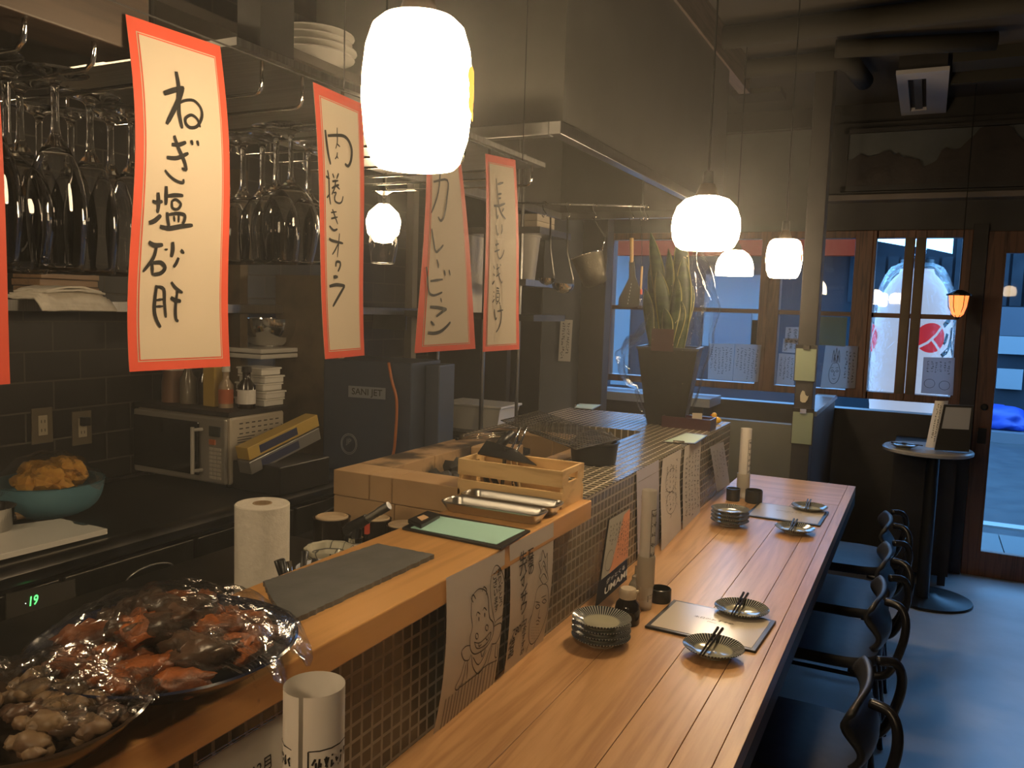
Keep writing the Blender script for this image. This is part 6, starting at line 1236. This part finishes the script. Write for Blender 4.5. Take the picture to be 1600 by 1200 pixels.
def wrap(u, v):
    a = 2 * PI * u; prof = [(0, .10), (.12, .135), (.34, .175), (.46, .205), (.62, .21), (.9, .13), (1, .12)]
    h = v
    for (h0, r0), (h1, r1) in zip(prof, prof[1:]):
        if h0 <= h <= h1: r = r0 + (r1 - r0) * (h - h0) / (h1 - h0)
    lop = .80 + .28 * max(0, math.cos(a - PI * .95)) * (1 if .3 < h < .75 else .3) + .06 * math.sin(a * 5) + .05 * math.sin(a * 11 + h * 6)
    r *= lop; z = .004 + h * (.62 + .16 * math.cos(a - .1)); n = noise.noise(V((math.cos(a) * 3, math.sin(a) * 3, h * 7))) * .022
    return V(((r + n) * math.cos(a), (r + n) * math.sin(a), z + n * .5))
G().grid(wrap, 90, 50).build('cellophane_wrap', M_cello, t, smooth=0)
# ================================================================ CHAIRS
M_tube = mat('chair_tube', (.02, .02, .024), .25, .3)
def make_chair(label):
    t = thing('cafe_chair', (0, 0, 0), label, 'chair', 'low black chairs along the dining counter')
    g = G(); n = 22   # seat, local: -x faces the counter
    out = []
    for k in range(n * 2): a = PI * k / n; cx = .19 * math.copysign(abs(math.cos(a)) ** .55, math.cos(a)); cy = .195 * math.copysign(abs(math.sin(a)) ** .55, math.sin(a)); out.append((cx, cy))
    m = len(out); vs = []
    for sc, z in ((.96, .415), (1, .425), (1, .443), (.97, .452), (.7, .457)): vs += [(x * sc, y * sc, z) for x, y in out]
    g.add(vs, [(j * m + i, j * m + (i + 1) % m, (j + 1) * m + (i + 1) % m, (j + 1) * m + i) for j in range(4) for i in range(m)] + [tuple(range(m))[::-1], tuple(4 * m + i for i in range(m))]); g.build('seat', M_seat, t, smooth=40)
    def bk(u, v, e=0): y = (u - .5) * .35; q = (2 * u - 1) ** 2; z = .55 + .17 * (v - .5) * (1 - .25 * q ** 3); return V((.185 + .020 * math.sin(2 * PI * v) - .028 * q + e, y, z))
    G().grid(bk, 16, 14).build('backrest', M_seat, t, smooth=0, solid=.012)
    for s in (-1, 1):
        G().tube([(-.155, s * .165, .412), (-.17, s * .175, .38), (-.19, s * .19, 0.0)], .011, 10).build('leg', M_tube, t, smooth=0)
        G().tube([(.13, s * .165, .412), (.15, s * .175, .38), (.20, s * .19, 0.0)], .011, 10).build('leg', M_tube, t, smooth=0)
        G().tube([(-.172, s * .178, .25), (.166, s * .178, .25)], .008, 8).build('stretcher', M_tube, t, smooth=0)
        G().curve([(.10, s * .165, .408), (.17, s * .178, .405), (.215, s * .18, .43), (.245, s * .175, .52), (.25, s * .165, .585), (.232, s * .15, .625), (.19, s * .13, .63)], .0125, 10).build('back_frame', M_tube, t, smooth=0)
    G().tube([(-.16, -.16, .408), (-.16, .16, .408)], .009, 8).build('seat_rail', M_tube, t, smooth=0); G().tube([(.13, -.16, .408), (.13, .16, .408)], .009, 8).build('seat_rail', M_tube, t, smooth=0)
    return t
ch0 = make_chair('low black chair nearest the bottom edge, its seat only partly in view')
for k, (y, lb) in enumerate(((2.12, None), (2.88, 'low black chair with a fully visible seat, second along the counter from the bottom edge'), (3.36, 'low black chair pushed in beside the round table foot, third along the counter'), (3.92, 'low black chair at the dark far end of the dining counter'))):
    if k == 0: ch0.location = (-.245, y, 0)
    else: dup(ch0, (-.245 - .02 * (k == 3), y, 0), .03 * (k - 1), label=lb)
# ================================================================ STANDING TABLE BY THE DOOR
t = thing('pedestal_table', (.045, 4.81, 0), 'small round pedestal table with disc foot by the sliding door', 'table')
G().lathe([(1e-4, 0), (.21, 0), (.215, .004), (.212, .014), (.05, .03), (.035, .04), (1e-4, .04)], 48, (.06, .09, 0)).build('base', M_black, t, smooth=35)
G().cyl(.032, .03, .81, 20, (.03, .03, 0)).build('pole', M_black, t, smooth=40)
G().lathe([(1e-4, .81), (.205, .81), (.215, .815), (.217, .828), (.210, .835), (1e-4, .835)], 56).build('tabletop', noisy('grey_tabletop', (.26, .25, .25), (.32, .31, .30), 6, .35), t, smooth=35)
p = AZ(1412, 693, .86); plate(p.x, p.y, .8355, 'small striped plate lying on the round pedestal table', None)
for kk in (0, 1): tag(G().tube([(p.x - .06, p.y + .006 * kk, .860), (p.x + .09, p.y - .02 + .01 * kk, .860)], [.003, .002], 6).build('chopstick', MT['black_lacquer'], W=True), 'chopstick laid on the plate on the round pedestal table', 'chopstick', 'chopsticks on the round table')
TY = 4.70; P = [AY(*q, TY) for q in ((1475, 632), (1522, 634), (1514, 706), (1460, 703))]
t = thing('menu_easel', ((P[2].x + P[3].x) / 2, TY, P[3].z), 'black framed menu board standing on the round pedestal table', 'menu stand'); s = Sheet(None, P=P); s.n = V((0, -1, 0))
g = G(); g.add(P + [p + V((0, .05, 0)) if i > 1 else p + V((0, .012, 0)) for i, p in enumerate(P)], [(0, 1, 2, 3), (4, 7, 6, 5), (0, 4, 5, 1), (1, 5, 6, 2), (2, 6, 7, 3), (3, 7, 4, 0)]); g.build('board', M_blackp, t, W=True)
g = G(); s.patch(g, .08, .92, .05, .52, .003, 2, 2); g.build('page', mat('grey_page', (.25, .25, .26), .6), t, W=True); g = G(); s.scrib(g, .12, .88, .08, .50, 7, .0012, .04, 5); g.build('writing', M_ink2, t, W=True)
P = [AY(*q, TY + .08) for q in ((1461, 626), (1482, 626), (1467, 700), (1446, 698))]; s = Sheet(None, P=P); s.n = V((0, -1, 0)); t = thing('rolled_menu', ((P[2].x + P[3].x) / 2, TY + .08, .836), 'tall folded paper menu standing behind the black framed board', 'rolled menu')
g = G(); s.curl = lambda u, v: .02 * math.sin(u * PI); s.patch(g, 0, 1, 0, 1, 0, 10, 4); g.build('paper', M_white, t, W=True, smooth=0); g = G(); s.scrib(g, .2, .85, .05, .9, 3, .001, .04, 3); g.build('writing', M_ink2, t, W=True)
o = on('black_cabinet', G().box(-.16, .16, -.15, .15, .06, .80).box(-.15, -.11, -.13, -.09, 0, .06).box(.11, .15, -.13, -.09, 0, .06).box(-.15, -.11, .09, .13, 0, .06).box(.11, .15, .09, .13, 0, .06), M_darker, (.04 + .0, 5.33, 0), 'narrow black cabinet standing under the window behind the pedestal table', 'cabinet')
# ================================================================ CEILING FIXTURES
t = thing('air_vent', (-.02, 4.85, 2.70), 'white framed air conditioning vent set in the dark ceiling', 'air vent')
g = G(); zc = 2.70; x0, x1 = AZ(1400, 113, zc).x, AZ(1484, 107, zc).x; y0_, y1_ = AZ(1440, 110, zc).y, AZ(1440, 176, zc).y
for q in ((x0, x1, y0_, y0_ + .12), (x0, x1, y1_ - .10, y1_), (x0, x0 + .05, y0_ + .12, y1_ - .10), (x1 - .10, x1, y0_ + .12, y1_ - .10)): g.box(*q, zc - .01, zc + .01)
g.build('frame', mat('vent_white', (.34, .33, .34), .5), t, W=True); G().box(x0 + .01, x1 - .01, y0_ + .01, y1_ - .01, zc + .011, 2.779).build('housing', M_darker, t, W=True)
G().box(x0 + .075, x1 - .12, y0_ + .14, y1_ - .12, zc - .006, zc + .004).build('louvre', mat('louvre_grey', (.10, .10, .10), .5), t, W=True)
struct(G().box(x1 + .01, 2.5, y0_ - .02, y0_ + .16, 2.72, 2.779).build('trim_6', M_pipe)); struct(G().box(x1 + .01, 2.5, y0_ + .30, y0_ + .34, 2.70, 2.779).build('trim_7', M_pipe))
def pipe(pts, r, lab):
    o = G().tube(pts, r, 14).build('ceiling_pipe', M_pipe, W=True, smooth=0); tag(o, lab, 'pipe', None)
a, b = AZ(1178, 112, 2.70), AZ(1320, 95, 2.70); yy = a.y; c = AZ(1350, 130, 2.68)
pipe([(a.x - .3, yy, 2.715), (b.x - .03, yy, 2.715), (b.x + .02, yy + .05, 2.71), (b.x + .03, yy + .12, 2.70), (c.x, c.y, 2.69)], .045, 'painted ceiling pipe that bends towards the windows in an elbow')
a = AZ(1180, 62, 2.70); pipe([(a.x - .4, a.y, 2.72), (2.4, a.y - .1, 2.72)], .05, 'straight painted pipe crossing the dark ceiling before the vent')
a = AZ(1360, 80, 2.70); pipe([(a.x - .15, a.y + .0, 2.725), (a.x + .5, a.y + .12, 2.725)], .04, 'short painted pipe length on the ceiling near the air vent')
g = G(); p = AZ(1190, 155, 2.74); g.box(-.15, .12, -.1, .1, 0, .03); o = g.build('ceiling_fitting', M_pipe); o.location = (p.x, p.y, 2.749); tag(o, 'flat rectangular fitting on the ceiling beyond the wooden beam end', 'ceiling fitting')
# ================================================================ HAZE ADDED FOR LENS GLOW AROUND THE LAMPS
m = bpy.data.materials.new('flare_haze'); m.use_nodes = True; N, L = nt(m); N.clear(); o_ = N.new('ShaderNodeOutputMaterial'); v_ = N.new('ShaderNodeVolumeScatter')
v_.inputs['Density'].default_value = .042; v_.inputs['Anisotropy'].default_value = .45; v_.inputs['Color'].default_value = (1, .98, .94, 1)
L.new(v_.outputs[0], o_.inputs['Volume'])
h_ = G().box(-2.62, -.20, .12, 2.55, .87, 2.775).build('lens_glow_haze', m); tag(h_, 'thin added haze standing in for lens glow around the lamps over the bar', 'haze', kind='stuff')
